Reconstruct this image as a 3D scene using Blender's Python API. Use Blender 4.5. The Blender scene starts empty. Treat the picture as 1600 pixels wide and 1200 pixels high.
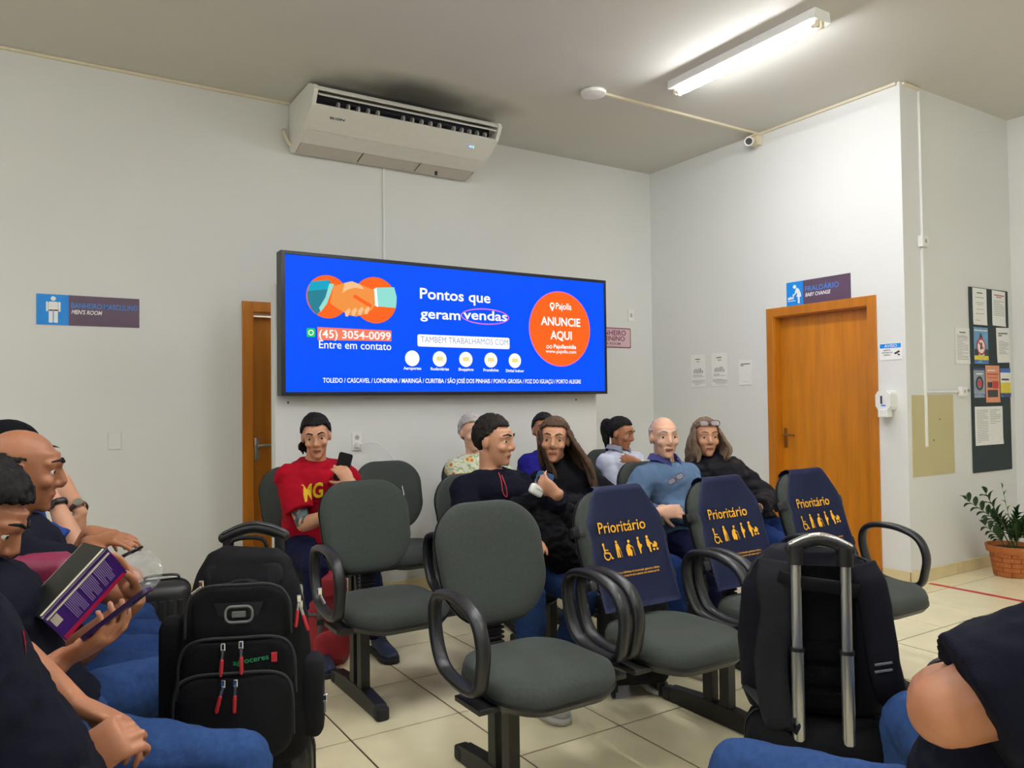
import bpy, bmesh, math, random
from mathutils import Vector, Matrix, noise, Euler
random.seed(7)
scene = bpy.context.scene
COL = scene.collection
PI = math.pi

# ------------------------------------------------------------------ camera
F_PX, YAW, PITCH, ROLL, CAM_H = 1207.3, 0.5649, 0.0236, -0.0120, 1.3705
def cam_axes():
    fw = Vector((math.sin(YAW)*math.cos(PITCH), math.cos(YAW)*math.cos(PITCH), math.sin(PITCH)))
    r = Vector((math.cos(YAW), -math.sin(YAW), 0)); u = r.cross(fw)
    return (r*math.cos(ROLL)+u*math.sin(ROLL), -r*math.sin(ROLL)+u*math.cos(ROLL), fw)
CR, CU, CF = cam_axes()
cam_d = bpy.data.cameras.new('camera'); cam = bpy.data.objects.new('camera', cam_d); COL.objects.link(cam)
cam_d.sensor_fit = 'HORIZONTAL'; cam_d.sensor_width = 36.0; cam_d.lens = 36.0*F_PX/1600.0
cam_d.clip_start = 0.05; cam_d.clip_end = 60
M = Matrix.Identity(4)
for i, v in enumerate((CR, CU, -CF)):
    M[0][i], M[1][i], M[2][i] = v
M[2][3] = CAM_H
cam.matrix_world = M
scene.camera = cam
def ray(px, py): return CF*F_PX + CR*(px-800) + CU*(600-py)
def at_y(px, py, Y): d = ray(px, py); return Vector((0, 0, CAM_H)) + d*(Y/d.y)
def at_x(px, py, X): d = ray(px, py); return Vector((0, 0, CAM_H)) + d*(X/d.x)
def at_z(px, py, Z): d = ray(px, py); return Vector((0, 0, CAM_H)) + d*((Z-CAM_H)/d.z)
def at_d(px, py, depth): return Vector((0, 0, CAM_H)) + ray(px, py)*(depth/F_PX)

# ------------------------------------------------------------------ world, view
world = bpy.data.worlds.new('world'); scene.world = world; world.use_nodes = True
world.node_tree.nodes['Background'].inputs[0].default_value = (0.55, 0.6, 0.65, 1)
world.node_tree.nodes['Background'].inputs[1].default_value = 0.3
vs = scene.view_settings
scene.display_settings.display_device = 'sRGB'
vs.view_transform = 'Standard'; vs.look = 'None'; vs.gamma = 1.0; vs.use_curve_mapping = False
vs.exposure = 0.0
TUBE_POWER = 122.0

# ------------------------------------------------------------------ materials
MATS = {}
def srgb(r, g, b):
    f = lambda c: ((c/255.0)/12.92 if c/255.0 <= 0.04045 else ((c/255.0+0.055)/1.055)**2.4)
    return (f(r), f(g), f(b))
def mat(name, rgb=(128, 128, 128), rough=0.6, metal=0.0, var=0.08, scale=20.0, bump=0.0, bscale=200.0, emit=None, estr=0.0,
        trans=0.0, sheen=0.0, coat=0.0, alpha=1.0, spec=0.5, stretch=None, lin=None):
    if name in MATS: return MATS[name]
    m = bpy.data.materials.new(name); m.use_nodes = True; MATS[name] = m
    nt = m.node_tree; b = nt.nodes['Principled BSDF']; L = nt.links
    col = lin if lin else srgb(*rgb)
    m.diffuse_color = (*col, 1)
    tc = nt.nodes.new('ShaderNodeTexCoord'); mp = nt.nodes.new('ShaderNodeMapping')
    L.new(tc.outputs['Object'], mp.inputs['Vector'])
    if stretch: mp.inputs['Scale'].default_value = stretch
    n = nt.nodes.new('ShaderNodeTexNoise'); n.inputs['Scale'].default_value = scale; n.inputs['Detail'].default_value = 4
    L.new(mp.outputs[0], n.inputs['Vector'])
    r = nt.nodes.new('ShaderNodeValToRGB')
    r.color_ramp.elements[0].position = 0.3; r.color_ramp.elements[1].position = 0.7
    r.color_ramp.elements[0].color = (*[c*(1-var) for c in col], 1)
    r.color_ramp.elements[1].color = (*[min(1, c*(1+var)) for c in col], 1)
    L.new(n.outputs['Fac'], r.inputs[0]); L.new(r.outputs[0], b.inputs['Base Color'])
    b.inputs['Roughness'].default_value = rough; b.inputs['Metallic'].default_value = metal
    b.inputs['Specular IOR Level'].default_value = spec
    if sheen: b.inputs['Sheen Weight'].default_value = sheen
    if coat: b.inputs['Coat Weight'].default_value = coat; b.inputs['Coat Roughness'].default_value = 0.1
    if trans: b.inputs['Transmission Weight'].default_value = trans
    if alpha < 1: b.inputs['Alpha'].default_value = alpha
    if emit:
        b.inputs['Emission Color'].default_value = (*srgb(*emit), 1); b.inputs['Emission Strength'].default_value = estr
    if bump:
        n2 = nt.nodes.new('ShaderNodeTexNoise'); n2.inputs['Scale'].default_value = bscale; n2.inputs['Detail'].default_value = 3
        L.new(mp.outputs[0], n2.inputs['Vector'])
        bp = nt.nodes.new('ShaderNodeBump'); bp.inputs['Strength'].default_value = bump; bp.inputs['Distance'].default_value = 0.004
        L.new(n2.outputs['Fac'], bp.inputs['Height']); L.new(bp.outputs[0], b.inputs['Normal'])
    return m

mat('wall_paint', (226, 227, 224), 0.75, var=0.012, scale=1.3, bump=0.05, bscale=60)
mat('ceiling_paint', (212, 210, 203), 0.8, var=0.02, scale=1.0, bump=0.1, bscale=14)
mat('patch_paint', (196, 186, 140), 0.7, var=0.03, scale=3)
mat('floor_tile', (244, 233, 194), 0.13, var=0.05, scale=5, bump=0.015, bscale=8)
mat('grout', (78, 46, 28), 0.8, var=0.15)
mat('skirting_tile', (222, 205, 160), 0.22, var=0.06, scale=8)
mat('door_wood', (194, 120, 12), 0.42, var=0.16, scale=3.0, stretch=(6, 6, 0.5), bump=0.03, bscale=30, coat=0.15)
mat('frame_wood', (186, 113, 14), 0.42, var=0.12, scale=3.0, stretch=(6, 6, 0.6), coat=0.15)
mat('brass', (150, 112, 60), 0.35, 0.8, var=0.05)
mat('steel', (190, 190, 188), 0.3, 1.0, var=0.04)
mat('chrome', (222, 222, 222), 0.12, 1.0, var=0.02)
mat('alu', (176, 178, 178), 0.3, 0.9, var=0.04, scale=8, stretch=(40, 40, 1))
mat('black_plastic', (20, 21, 24), 0.42, var=0.1, scale=30, bump=0.04, bscale=500)
mat('arm_plastic', (24, 25, 30), 0.38, var=0.1, scale=30, bump=0.05, bscale=500)
mat('black_metal', (20, 20, 21), 0.45, 0.0, var=0.1, scale=20)
mat('beam_metal', (70, 72, 70), 0.45, 0.3, var=0.08, scale=20)
mat('upholstery', (57, 62, 58), 0.9, var=0.10, scale=90, bump=0.25, bscale=700, spec=0.2, sheen=0.06)
mat('cover_fabric', (27, 38, 80), 0.62, var=0.08, scale=9, bump=0.22, bscale=16)
mat('cover_print', (246, 178, 26), 0.6, var=0.03)
mat('white_plastic', (236, 236, 232), 0.4, var=0.02)
mat('grey_plastic', (176, 172, 164), 0.5, var=0.04)
mat('grille_plastic', (206, 198, 188), 0.5, var=0.03)
mat('ac_plastic', (232, 230, 222), 0.42, var=0.02)
mat('dark_void', (16, 20, 40), 0.6, var=0.1)
mat('paper', (238, 238, 234), 0.7, var=0.02)
mat('ink', (60, 60, 66), 0.7, var=0.05)
mat('ink_light', (150, 150, 154), 0.7, var=0.05)
mat('board_green', (46, 58, 60), 0.85, var=0.05, scale=60)
mat('sign_blue', (12, 142, 236), 0.4, var=0.02)
mat('sign_plum', (92, 70, 92), 0.4, var=0.03)
mat('sign_pink', (222, 190, 196), 0.5, var=0.02)
mat('sign_maroon', (134, 52, 92), 0.5, var=0.03)
mat('sign_white', (244, 244, 242), 0.45, var=0.01)
mat('sign_text_blue', (62, 138, 226), 0.45, var=0.02)
mat('terracotta', (172, 98, 44), 0.62, var=0.1, scale=14, bump=0.08, bscale=60)
mat('pot_joint', (128, 62, 26), 0.8, var=0.1)
mat('soil', (48, 36, 26), 0.95, var=0.3, scale=80)
mat('leaf', (44, 82, 34), 0.35, var=0.2, scale=30)
mat('leaf_young', (112, 150, 50), 0.4, var=0.12, scale=30)
mat('leaf_stem', (92, 96, 48), 0.5, var=0.15)
mat('red_tape', (190, 40, 42), 0.5, var=0.05)
mat('rubber', (24, 24, 25), 0.7, var=0.1)
mat('bezel', (10, 11, 20), 0.35, var=0.05)
mat('cabinet_grey', (56, 60, 66), 0.5, var=0.05)
mat('cord_white', (230, 230, 228), 0.5, var=0.02)
mat('conduit', (226, 216, 190), 0.55, var=0.03)

# ------------------------------------------------------------------ mesh helpers
def link(o, parent=None):
    COL.objects.link(o)
    if parent is not None: o.parent = parent
    return o
def obj(name, bm, m, parent=None, smooth=False, loc=None, rot=None, auto=None):
    me = bpy.data.meshes.new(name)
    bmesh.ops.recalc_face_normals(bm, faces=bm.faces)
    if smooth or auto:
        for f in bm.faces: f.smooth = True
    if auto:
        for e in bm.edges:
            if len(e.link_faces) == 2 and e.calc_face_angle(0) > auto: e.smooth = False
    bm.to_mesh(me); bm.free()
    for mm in (m if isinstance(m, (list, tuple)) else [m]):
        me.materials.append(MATS[mm] if isinstance(mm, str) else mm)
    o = bpy.data.objects.new(name, me)
    if loc is not None: o.location = loc
    if rot is not None: o.rotation_euler = rot
    return link(o, parent)
def thing(name, label, cat, loc=(0, 0, 0), rotz=0.0, group=None):
    o = bpy.data.objects.new(name, None); o.empty_display_size = 0.05
    o.location = loc; o.rotation_euler = (0, 0, rotz); COL.objects.link(o)
    return tag(o, label, cat, group)
def tag(o, label, cat, group=None, kind=None):
    o['label'] = label; o['category'] = cat
    if group: o['group'] = group
    if kind: o['kind'] = kind
    return o
def struct(o, label=None):
    o['kind'] = 'structure'
    if label: o['label'] = label
    return o
def share(o, parent, loc=None, rot=None):
    c = o.copy(); COL.objects.link(c); c.parent = parent
    if loc is not None: c.location = loc
    if rot is not None: c.rotation_euler = rot
    return c

def NB(): return bmesh.new()
def box(bm, c, s, bevel=0.0, R=None, seg=2, mi=0):
    r = bmesh.ops.create_cube(bm, size=1.0)
    vs_ = r['verts']
    for v in vs_: v.co = Vector((v.co.x*s[0], v.co.y*s[1], v.co.z*s[2]))
    fs = {f for v in vs_ for f in v.link_faces}
    if bevel:
        es = {e for v in vs_ for e in v.link_edges}
        rr = bmesh.ops.bevel(bm, geom=list(es), offset=bevel, segments=seg, affect='EDGES', profile=0.5)
        vs_ = list({v for f in rr['faces'] for v in f.verts} | {v for v in vs_ if v.is_valid})
        fs = {f for v in vs_ for f in v.link_faces}
    for v in vs_:
        if R is not None: v.co = R @ v.co
        v.co += Vector(c)
    for f in fs: f.material_index = mi
    return vs_
def b2(bm, x0, x1, y0, y1, z0, z1, bevel=0.0, mi=0):
    return box(bm, ((x0+x1)/2, (y0+y1)/2, (z0+z1)/2), (abs(x1-x0), abs(y1-y0), abs(z1-z0)), bevel, mi=mi)
def frames(pts, up=None):
    n = len(pts); T = []
    for i in range(n):
        a = pts[max(0, i-1)]; b = pts[min(n-1, i+1)]
        t = (b-a)
        if t.length < 1e-9: t = Vector((0, 0, 1))
        T.append(t.normalized())
    u = Vector(up) if up is not None else (Vector((0, 0, 1)) if abs(T[0].z) < 0.9 else Vector((1, 0, 0)))
    out = []
    for t in T:
        s = u - t*u.dot(t)
        if s.length < 1e-6: s = t.orthogonal()
        s.normalize(); out.append((s, t.cross(s), t))
        if up is None: u = s
    return out
def loft(bm, pts, ab, seg=12, up=None, cap=True, closed=False, power=2.0, mi=0, round_cap=False):
    """tube through pts; ab: radius or (a,b) half sizes; a lies along 'up' projected, b across"""
    pts = [Vector(p) for p in pts]
    if not isinstance(ab, (list,)): ab = [ab]*len(pts)
    ab = [(x, x) if not isinstance(x, (tuple, list)) else x for x in ab]
    if round_cap and not closed:
        def ext(p, q, r0):
            t = (p-q).normalized(); m_ = (r0[0]+r0[1])/2
            return [(p+t*m_*math.sin(k), (r0[0]*math.cos(k), r0[1]*math.cos(k))) for k in (PI*0.17, PI*0.33, PI*0.44)]
        e0 = ext(pts[0], pts[1], ab[0])[::-1]; e1 = ext(pts[-1], pts[-2], ab[-1])
        ab = [e[1] for e in e0]+ab+[e[1] for e in e1]; pts = [e[0] for e in e0]+pts+[e[0] for e in e1]
    fr = frames(pts, up)
    if closed:
        n = len(pts); fr = []
        u = Vector(up) if up is not None else None
        for i in range(n):
            t = (pts[(i+1) % n]-pts[i-1]).normalized()
            uu = u if u is not None else Vector((0, 0, 1))
            s = uu - t*uu.dot(t); s = s.normalized() if s.length > 1e-6 else t.orthogonal().normalized()
            fr.append((s, t.cross(s), t))
    rings = []
    for p, (a, b), (s, w, t) in zip(pts, ab, fr):
        ring = []
        for k in range(seg):
            an = 2*PI*k/seg; c_, s_ = math.cos(an), math.sin(an)
            if power != 2.0:
                c_ = math.copysign(abs(c_)**(2/power), c_); s_ = math.copysign(abs(s_)**(2/power), s_)
            ring.append(bm.verts.new(p + s*a*c_ + w*b*s_))
        rings.append(ring)
    m = len(rings)
    for i in range(m if closed else m-1):
        A, B = rings[i], rings[(i+1) % m]
        for k in range(seg):
            f = bm.faces.new((A[k], A[(k+1) % seg], B[(k+1) % seg], B[k])); f.material_index = mi
    if cap and not closed:
        f = bm.faces.new(rings[0][::-1]); f.material_index = mi
        f = bm.faces.new(rings[-1]); f.material_index = mi
    return rings
def ellipsoid(bm, c, r, R=None, u=16, v=10, mi=0):
    rr = bmesh.ops.create_uvsphere(bm, u_segments=u, v_segments=v, radius=1.0)
    for w in rr['verts']:
        p = Vector((w.co.x*r[0], w.co.y*r[1], w.co.z*r[2]))
        if R is not None: p = R @ p
        w.co = p + Vector(c)
    for f in {f for w in rr['verts'] for f in w.link_faces}: f.material_index = mi
    return rr['verts']
def lathe(bm, prof, seg=24, c=(0, 0, 0), axis='z', cap=True, mi=0):
    rings = []
    for r, z in prof:
        ring = []
        for k in range(seg):
            a = 2*PI*k/seg; p = (r*math.cos(a), r*math.sin(a), z)
            if axis == 'x': p = (p[2], p[0], p[1])
            if axis == 'y': p = (p[0], p[2], p[1])
            ring.append(bm.verts.new(Vector(p)+Vector(c)))
        rings.append(ring)
    for A, B in zip(rings, rings[1:]):
        for k in range(seg):
            f = bm.faces.new((A[k], A[(k+1) % seg], B[(k+1) % seg], B[k])); f.material_index = mi
    if cap:
        bm.faces.new(rings[0][::-1]).material_index = mi; bm.faces.new(rings[-1]).material_index = mi
def prism(bm, pts, o, ax, ay, depth, mi=0):
    """polygon pts (2d) in plane o + x*ax + y*ay, extruded by vector depth"""
    o, ax, ay, d = Vector(o), Vector(ax), Vector(ay), Vector(depth)
    A = [bm.verts.new(o+ax*x+ay*y) for x, y in pts]; B = [bm.verts.new(v.co+d) for v in A]
    n = len(A); fs = [bm.faces.new(A[::-1]), bm.faces.new(B)]
    for i in range(n): fs.append(bm.faces.new((A[i], A[(i+1) % n], B[(i+1) % n], B[i])))
    for f in fs: f.material_index = mi
def circ(cx, cy, r, n=28, r2=None, a0=0.0):
    r2 = r2 or r
    return [(cx+r*math.cos(a0+2*PI*k/n), cy+r2*math.sin(a0+2*PI*k/n)) for k in range(n)]
def rrect(x0, y0, x1, y1, r, n=4):
    out = []
    for cx, cy, a in ((x1-r, y1-r, 0), (x0+r, y1-r, PI/2), (x0+r, y0+r, PI), (x1-r, y0+r, 1.5*PI)):
        for k in range(n+1):
            t = a+PI/2*k/n; out.append((cx+r*math.cos(t), cy+r*math.sin(t)))
    return out
def smooth_path(pts, n=6, closed=False):
    P = [Vector(p) for p in pts]; out = []; m = len(P)
    rng = range(m if closed else m-1)
    for i in rng:
        p0 = P[i-1] if (closed or i > 0) else P[i]*2-P[i+1]
        p1 = P[i]; p2 = P[(i+1) % m]; p3 = P[(i+2) % m] if (closed or i+2 < m) else p2*2-p1
        for k in range(n):
            t = k/n
            out.append(0.5*((2*p1)+(p2-p0)*t+(2*p0-5*p1+4*p2-p3)*t*t+(3*p1-p0-3*p2+p3)*t**3))
    if not closed: out.append(P[-1])
    return out
WORK = bpy.data.scenes.new('workbench')          # scratch scene: only the mesh being shaped is evaluated there
def mesh_from(o):
    vl = WORK.view_layers[0]; WORK.collection.objects.link(o)
    vl.update(); dg = vl.depsgraph; dg.update()
    me = bpy.data.meshes.new_from_object(o.evaluated_get(dg))
    WORK.collection.objects.unlink(o)
    return me
def text_mesh(s, bold=0.0, shear=0.0, extrude=0.0):
    cu = bpy.data.curves.new('lettering', 'FONT'); cu.body = s; cu.size = 1.0; cu.offset = bold; cu.shear = shear; cu.extrude = extrude
    cu.resolution_u = 3; cu.fill_mode = 'FRONT' if not extrude else 'BOTH'
    o = bpy.data.objects.new('lettering', cu)
    me = mesh_from(o)
    bpy.data.objects.remove(o); bpy.data.curves.remove(cu)
    return me
def lettering(s, m, parent, L, Rr, cap, nrm, bold=0.0, shear=0.0, name='lettering', lift=0.0012, up=None):
    """text fitted between two baseline points L and Rr (parent space), cap height cap"""
    me = text_mesh(s, bold, shear)
    xs = [v.co.x for v in me.vertices]; x0, x1 = min(xs), max(xs)
    L, Rr, nrm = Vector(L), Vector(Rr), Vector(nrm).normalized()
    ax = (Rr-L); w = ax.length; ax.normalize()
    ay = Vector(up) if up is not None else nrm.cross(ax)
    sx = w/(x1-x0); sy = cap/0.70
    for v in me.vertices:
        v.co = L + ax*((v.co.x-x0)*sx) + ay*(v.co.y*sy) + nrm*lift
    me.materials.clear(); me.materials.append(MATS[m] if isinstance(m, str) else m)
    o = bpy.data.objects.new(name, me)
    return link(o, parent)
# ------------------------------------------------------------------ room shell
YB, XR, YC, XE, ZC = 5.964, 5.504, 3.252, 7.096, 3.7235
XL, YN = -3.4, -3.6
TS = 0.5; TX0, TY0 = 1.636, 3.550          # tile pitch and one grout crossing
T = 0.16
# floor: grout bed with tiles
bm = NB(); b2(bm, XL-T, XE+T, YN-T, YB+T+1.2, -0.12, -0.004)
floor = struct(obj('floor', bm, 'grout'))
def tile_mesh(x0, x1, y0, y1):
    bm = NB(); g = 0.0042
    vs_ = b2(bm, x0+g, x1-g, y0+g, y1-g, -0.012, 0.0)
    top = [e for e in bm.edges if all(v.co.z > -0.001 for v in e.verts)]
    bmesh.ops.bevel(bm, geom=top, offset=0.0007, segments=1, affect='EDGES')
    return bm
i0 = math.floor((XL-TX0)/TS); i1 = math.ceil((XE-TX0)/TS); j0 = math.floor((YN-TY0)/TS); j1 = math.ceil((YB-TY0)/TS)
proto = None; rest = NB()
for i in range(i0, i1):
    for j in range(j0, j1):
        x0, y0 = TX0+i*TS, TY0+j*TS
        X0, X1, Y0, Y1 = max(x0, XL), min(x0+TS, XE), max(y0, YN), min(y0+TS, YB)
        if X1-X0 < 0.02 or Y1-Y0 < 0.02: continue
        if X0 >= XR and Y0 >= YC: continue
        if X0 >= XR and Y1 > YC: Y1 = YC
        if X1 > XR and Y1 > YC and X0 < XR and Y0 >= YC: X1 = XR
        if X1-X0 < 0.02 or Y1-Y0 < 0.02: continue
        cx, cy = (X0+X1)/2, (Y0+Y1)/2
        near = cy > 0.45 and cx > -0.4 and cy*0.845+cx*0.535 > 1.0 and abs(cx*0.845-cy*0.535) < 0.72*(cy*0.845+cx*0.535)+0.3
        if near:
            if abs(X1-X0-TS) < 1e-4 and abs(Y1-Y0-TS) < 1e-4:
                if proto is None:
                    proto = obj('tile', tile_mesh(-TS/2, TS/2, -TS/2, TS/2), 'floor_tile', floor, loc=(cx, cy, 0))
                else: share(proto, floor, (cx, cy, 0))
            else:
                obj('tile', tile_mesh(X0-cx, X1-cx, Y0-cy, Y1-cy), 'floor_tile', floor, loc=(cx, cy, 0))
        else:
            g = 0.0042; b2(rest, X0+g, X1-g, Y0+g, Y1-g, -0.012, 0.0)
r_ = obj('tile_field', rest, 'floor_tile', floor); r_['kind'] = 'stuff'
# tile material: slow tone change with world position so tiles differ
nt = MATS['floor_tile'].node_tree
geo = nt.nodes.new('ShaderNodeNewGeometry'); mp = [n for n in nt.nodes if n.type == 'MAPPING'][0]
nt.links.new(geo.outputs['Position'], mp.inputs['Vector'])

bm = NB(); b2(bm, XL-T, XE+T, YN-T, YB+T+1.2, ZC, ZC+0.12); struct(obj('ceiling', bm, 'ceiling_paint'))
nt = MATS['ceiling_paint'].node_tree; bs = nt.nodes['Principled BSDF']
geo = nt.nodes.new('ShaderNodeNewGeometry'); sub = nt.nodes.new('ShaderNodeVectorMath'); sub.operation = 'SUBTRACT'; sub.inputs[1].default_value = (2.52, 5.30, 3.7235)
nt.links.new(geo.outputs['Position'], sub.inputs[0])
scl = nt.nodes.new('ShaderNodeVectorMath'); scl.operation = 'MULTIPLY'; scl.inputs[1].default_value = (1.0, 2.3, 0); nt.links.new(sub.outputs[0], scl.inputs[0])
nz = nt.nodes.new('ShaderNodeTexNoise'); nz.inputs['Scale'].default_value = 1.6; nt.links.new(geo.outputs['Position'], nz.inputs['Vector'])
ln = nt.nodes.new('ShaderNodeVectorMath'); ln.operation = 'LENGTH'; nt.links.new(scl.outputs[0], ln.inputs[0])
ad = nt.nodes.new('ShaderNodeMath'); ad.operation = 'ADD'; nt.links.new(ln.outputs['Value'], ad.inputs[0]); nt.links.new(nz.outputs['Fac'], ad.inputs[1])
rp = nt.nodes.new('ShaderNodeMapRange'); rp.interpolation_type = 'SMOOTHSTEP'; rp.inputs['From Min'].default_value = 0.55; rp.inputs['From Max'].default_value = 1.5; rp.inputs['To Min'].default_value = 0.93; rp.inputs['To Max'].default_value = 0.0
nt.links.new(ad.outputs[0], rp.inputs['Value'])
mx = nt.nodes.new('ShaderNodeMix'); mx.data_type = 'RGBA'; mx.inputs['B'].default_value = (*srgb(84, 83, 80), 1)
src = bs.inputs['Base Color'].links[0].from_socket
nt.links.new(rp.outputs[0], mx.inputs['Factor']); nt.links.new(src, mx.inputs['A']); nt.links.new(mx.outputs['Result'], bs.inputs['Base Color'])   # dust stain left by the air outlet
# back wall with the opening of the men's room door
DX0, DX1, DZ = 1.463, 2.30, 2.08
bm = NB()
b2(bm, XL-T, DX0, YB, YB+T, 0, ZC); b2(bm, DX1, XR+T, YB, YB+T, 0, ZC); b2(bm, DX0, DX1, YB, YB+T, DZ, ZC)
struct(obj('wall_back', bm, 'wall_paint'))
# right wall with the opening of the baby-change room
EY0, EY1, EZ = 3.546, 4.430, 2.085
bm = NB()
b2(bm, XR, XR+T, EY1, YB, 0, ZC); b2(bm, XR, XR+T, YC, EY0, 0, ZC); b2(bm, XR, XR+T, EY0, EY1, EZ, ZC)
struct(obj('wall_right', bm, 'wall_paint'))
bm = NB(); b2(bm, XR+T, XE+T, YC, YC+T, 0, ZC); struct(obj('wall_recess', bm, 'wall_paint'))
bm = NB(); b2(bm, XE, XE+T, YN-T, YC, 0, ZC); struct(obj('wall_far_right', bm, 'wall_paint'))
bm = NB(); b2(bm, XL-T, XL, YN-T, YB+T, 0, ZC); struct(obj('wall_left', bm, 'wall_paint'))
bm = NB(); b2(bm, XL, XE, YN-T, YN, 0, ZC); struct(obj('wall_near', bm, 'wall_paint'))
# little room behind the men's door and closed back of the baby room
bm = NB()
b2(bm, DX0-0.5, DX0-0.4, YB+T, YB+1.3, 0, 2.6); b2(bm, DX1+0.4, DX1+0.5, YB+T, YB+1.3, 0, 2.6)
b2(bm, DX0-0.5, DX1+0.5, YB+1.2, YB+1.3, 0, 2.6); b2(bm, DX0-0.5, DX1+0.5, YB+T, YB+1.3, 2.6, 2.7)
struct(obj('wall_restroom', bm, 'wall_paint'))
bm = NB(); b2(bm, DX0, DX1, YB+0.62, YB+0.66, 2.50, 2.56, 0.006)
mat('restroom_lamp', (255, 246, 232), 0.4, emit=(255, 240, 222), estr=14.0)
tag(obj('restroom_lamp', bm, 'restroom_lamp'), 'lit lamp showing as a thin bright line over the men\'s room door', 'lamp')
# privacy partition that carries the screen
PX0, PX1, PY0, PY1, PZ = 1.424, 4.147, 5.20, 5.30, 2.185
bm = NB(); b2(bm, PX0, PX1, PY0, PY1, 0, PZ, 0.004); struct(obj('wall_partition', bm, 'wall_paint'))

# skirting tiles
def skirting(name, p, q, nrm, joints=None):
    p, q, n = Vector(p), Vector(q), Vector(nrm); d = (q-p); Ln = d.length; d.normalize()
    root = None
    bm = NB(); c = (p+q)/2+n*0.003
    box(bm, (c.x, c.y, 0.0445), (abs(d.x)*Ln+abs(n.x)*0.006, abs(d.y)*Ln+abs(n.y)*0.006, 0.085))
    root = struct(obj(name, bm, 'grout'))
    ts = sorted(set([0.0, Ln]+[t for t in joints if 0.03 < t < Ln-0.03]))
    for a, b in zip(ts, ts[1:]):
        bm = NB(); m_ = p+d*((a+b)/2)+n*0.006; w = b-a-0.004
        box(bm, (m_.x, m_.y, 0.046), (abs(d.x)*w+abs(n.x)*0.012, abs(d.y)*w+abs(n.y)*0.012, 0.09), 0.0015, seg=1)
        obj('skirting_tile', bm, 'skirting_tile', root)
jx = [TX0+k*TS for k in range(-12, 14)]; jy = [TY0+k*TS for k in range(-16, 8)]
skirting('baseboard_back', (XL, YB, 0), (DX0-0.08, YB, 0), (0, -1, 0), [x-XL for x in jx])
skirting('baseboard_back_right', (DX1+0.08, YB, 0), (XR, YB, 0), (0, -1, 0), [x-DX1-0.08 for x in jx])
skirting('baseboard_right', (XR, EY1+0.08, 0), (XR, YB, 0), (-1, 0, 0), [y-EY1-0.08 for y in jy])
skirting('baseboard_corner', (XR, YC-0.012, 0), (XR, EY0-0.08, 0), (-1, 0, 0), [y-YC for y in jy])
skirting('baseboard_recess', (XR-0.012, YC, 0), (XE, YC, 0), (0, -1, 0), [x-XR for x in jx])
skirting('baseboard_far_right', (XE, YN, 0), (XE, YC, 0), (-1, 0, 0), [y-YN for y in jy])
skirting('baseboard_partition', (PX0, PY0, 0), (PX1, PY0, 0), (0, -1, 0), [x-PX0 for x in jx])

# ------------------------------------------------------------------ doors
def door(name, O, ax, nrm, w, h, casing, leaf_back, gap_top=0.0, handle_at=0.06, handle_style='lever'):
    """O = floor point of the opening at its left jamb (seen from the room), ax along wall, nrm into the room"""
    O, ax, n = Vector(O), Vector(ax), Vector(nrm); up = Vector((0, 0, 1))
    R = Matrix((ax, -n, up)).transposed()      # local x along wall, y into wall, z up
    def place(bm): 
        for v in bm.verts: v.co = R @ v.co + O
        return bm
    bm = NB(); b2(bm, -0.0, w, leaf_back, leaf_back+0.035, 0.006, h-gap_top, 0.002)
    leaf = struct(obj(name, place(bm), 'door_wood'))
    for x0, x1, z0, z1 in ((-casing, 0.004, 0, h+casing), (w-0.004, w+casing, 0, h+casing), (0.004, w-0.004, h-0.004, h+casing)):
        bm = NB(); b2(bm, x0, x1, -0.014, 0.0, z0, z1, 0.003); obj('casing', place(bm), 'frame_wood', leaf)
    for x0, x1, z0, z1 in ((0.0, 0.012, 0, h), (w-0.012, w, 0, h), (0.012, w-0.012, h-0.012, h)):
        bm = NB(); b2(bm, x0, x1, 0.0, 0.15, z0, z1); obj('jamb', place(bm), 'frame_wood', leaf)
    bm = NB(); hx = handle_at; zh = 1.06
    y = leaf_back
    b2(bm, hx-0.018, hx+0.018, y-0.006, y, zh-0.11, zh+0.06, 0.003)
    loft(bm, [(hx, y, zh), (hx, y-0.045, zh)], 0.009, 10)
    loft(bm, smooth_path([(hx, y-0.045, zh), (hx+0.05, y-0.05, zh+0.004), (hx+0.115, y-0.042, zh)], 4), [(0.010, 0.006)]*9, 10)
    hd = obj('handle', place(bm), handle_style, leaf, auto=0.6); hd['label'] = 'metal lever handle'
    return leaf
d1 = door('door_1', (DX0, YB, 0), (1, 0, 0), (0, -1, 0), DX1-DX0, DZ, 0.075, 0.10, gap_top=0.03, handle_at=0.055, handle_style='steel')
d1['label'] = "brown wooden men's room door half hidden behind the screen partition"
d2 = door('door_2', (XR, EY1, 0), (0, -1, 0), (-1, 0, 0), EY1-EY0, EZ, 0.072, 0.075, handle_at=0.045, handle_style='brass')
d2['label'] = 'closed orange-brown wooden door under the FRALDÁRIO sign'

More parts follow.
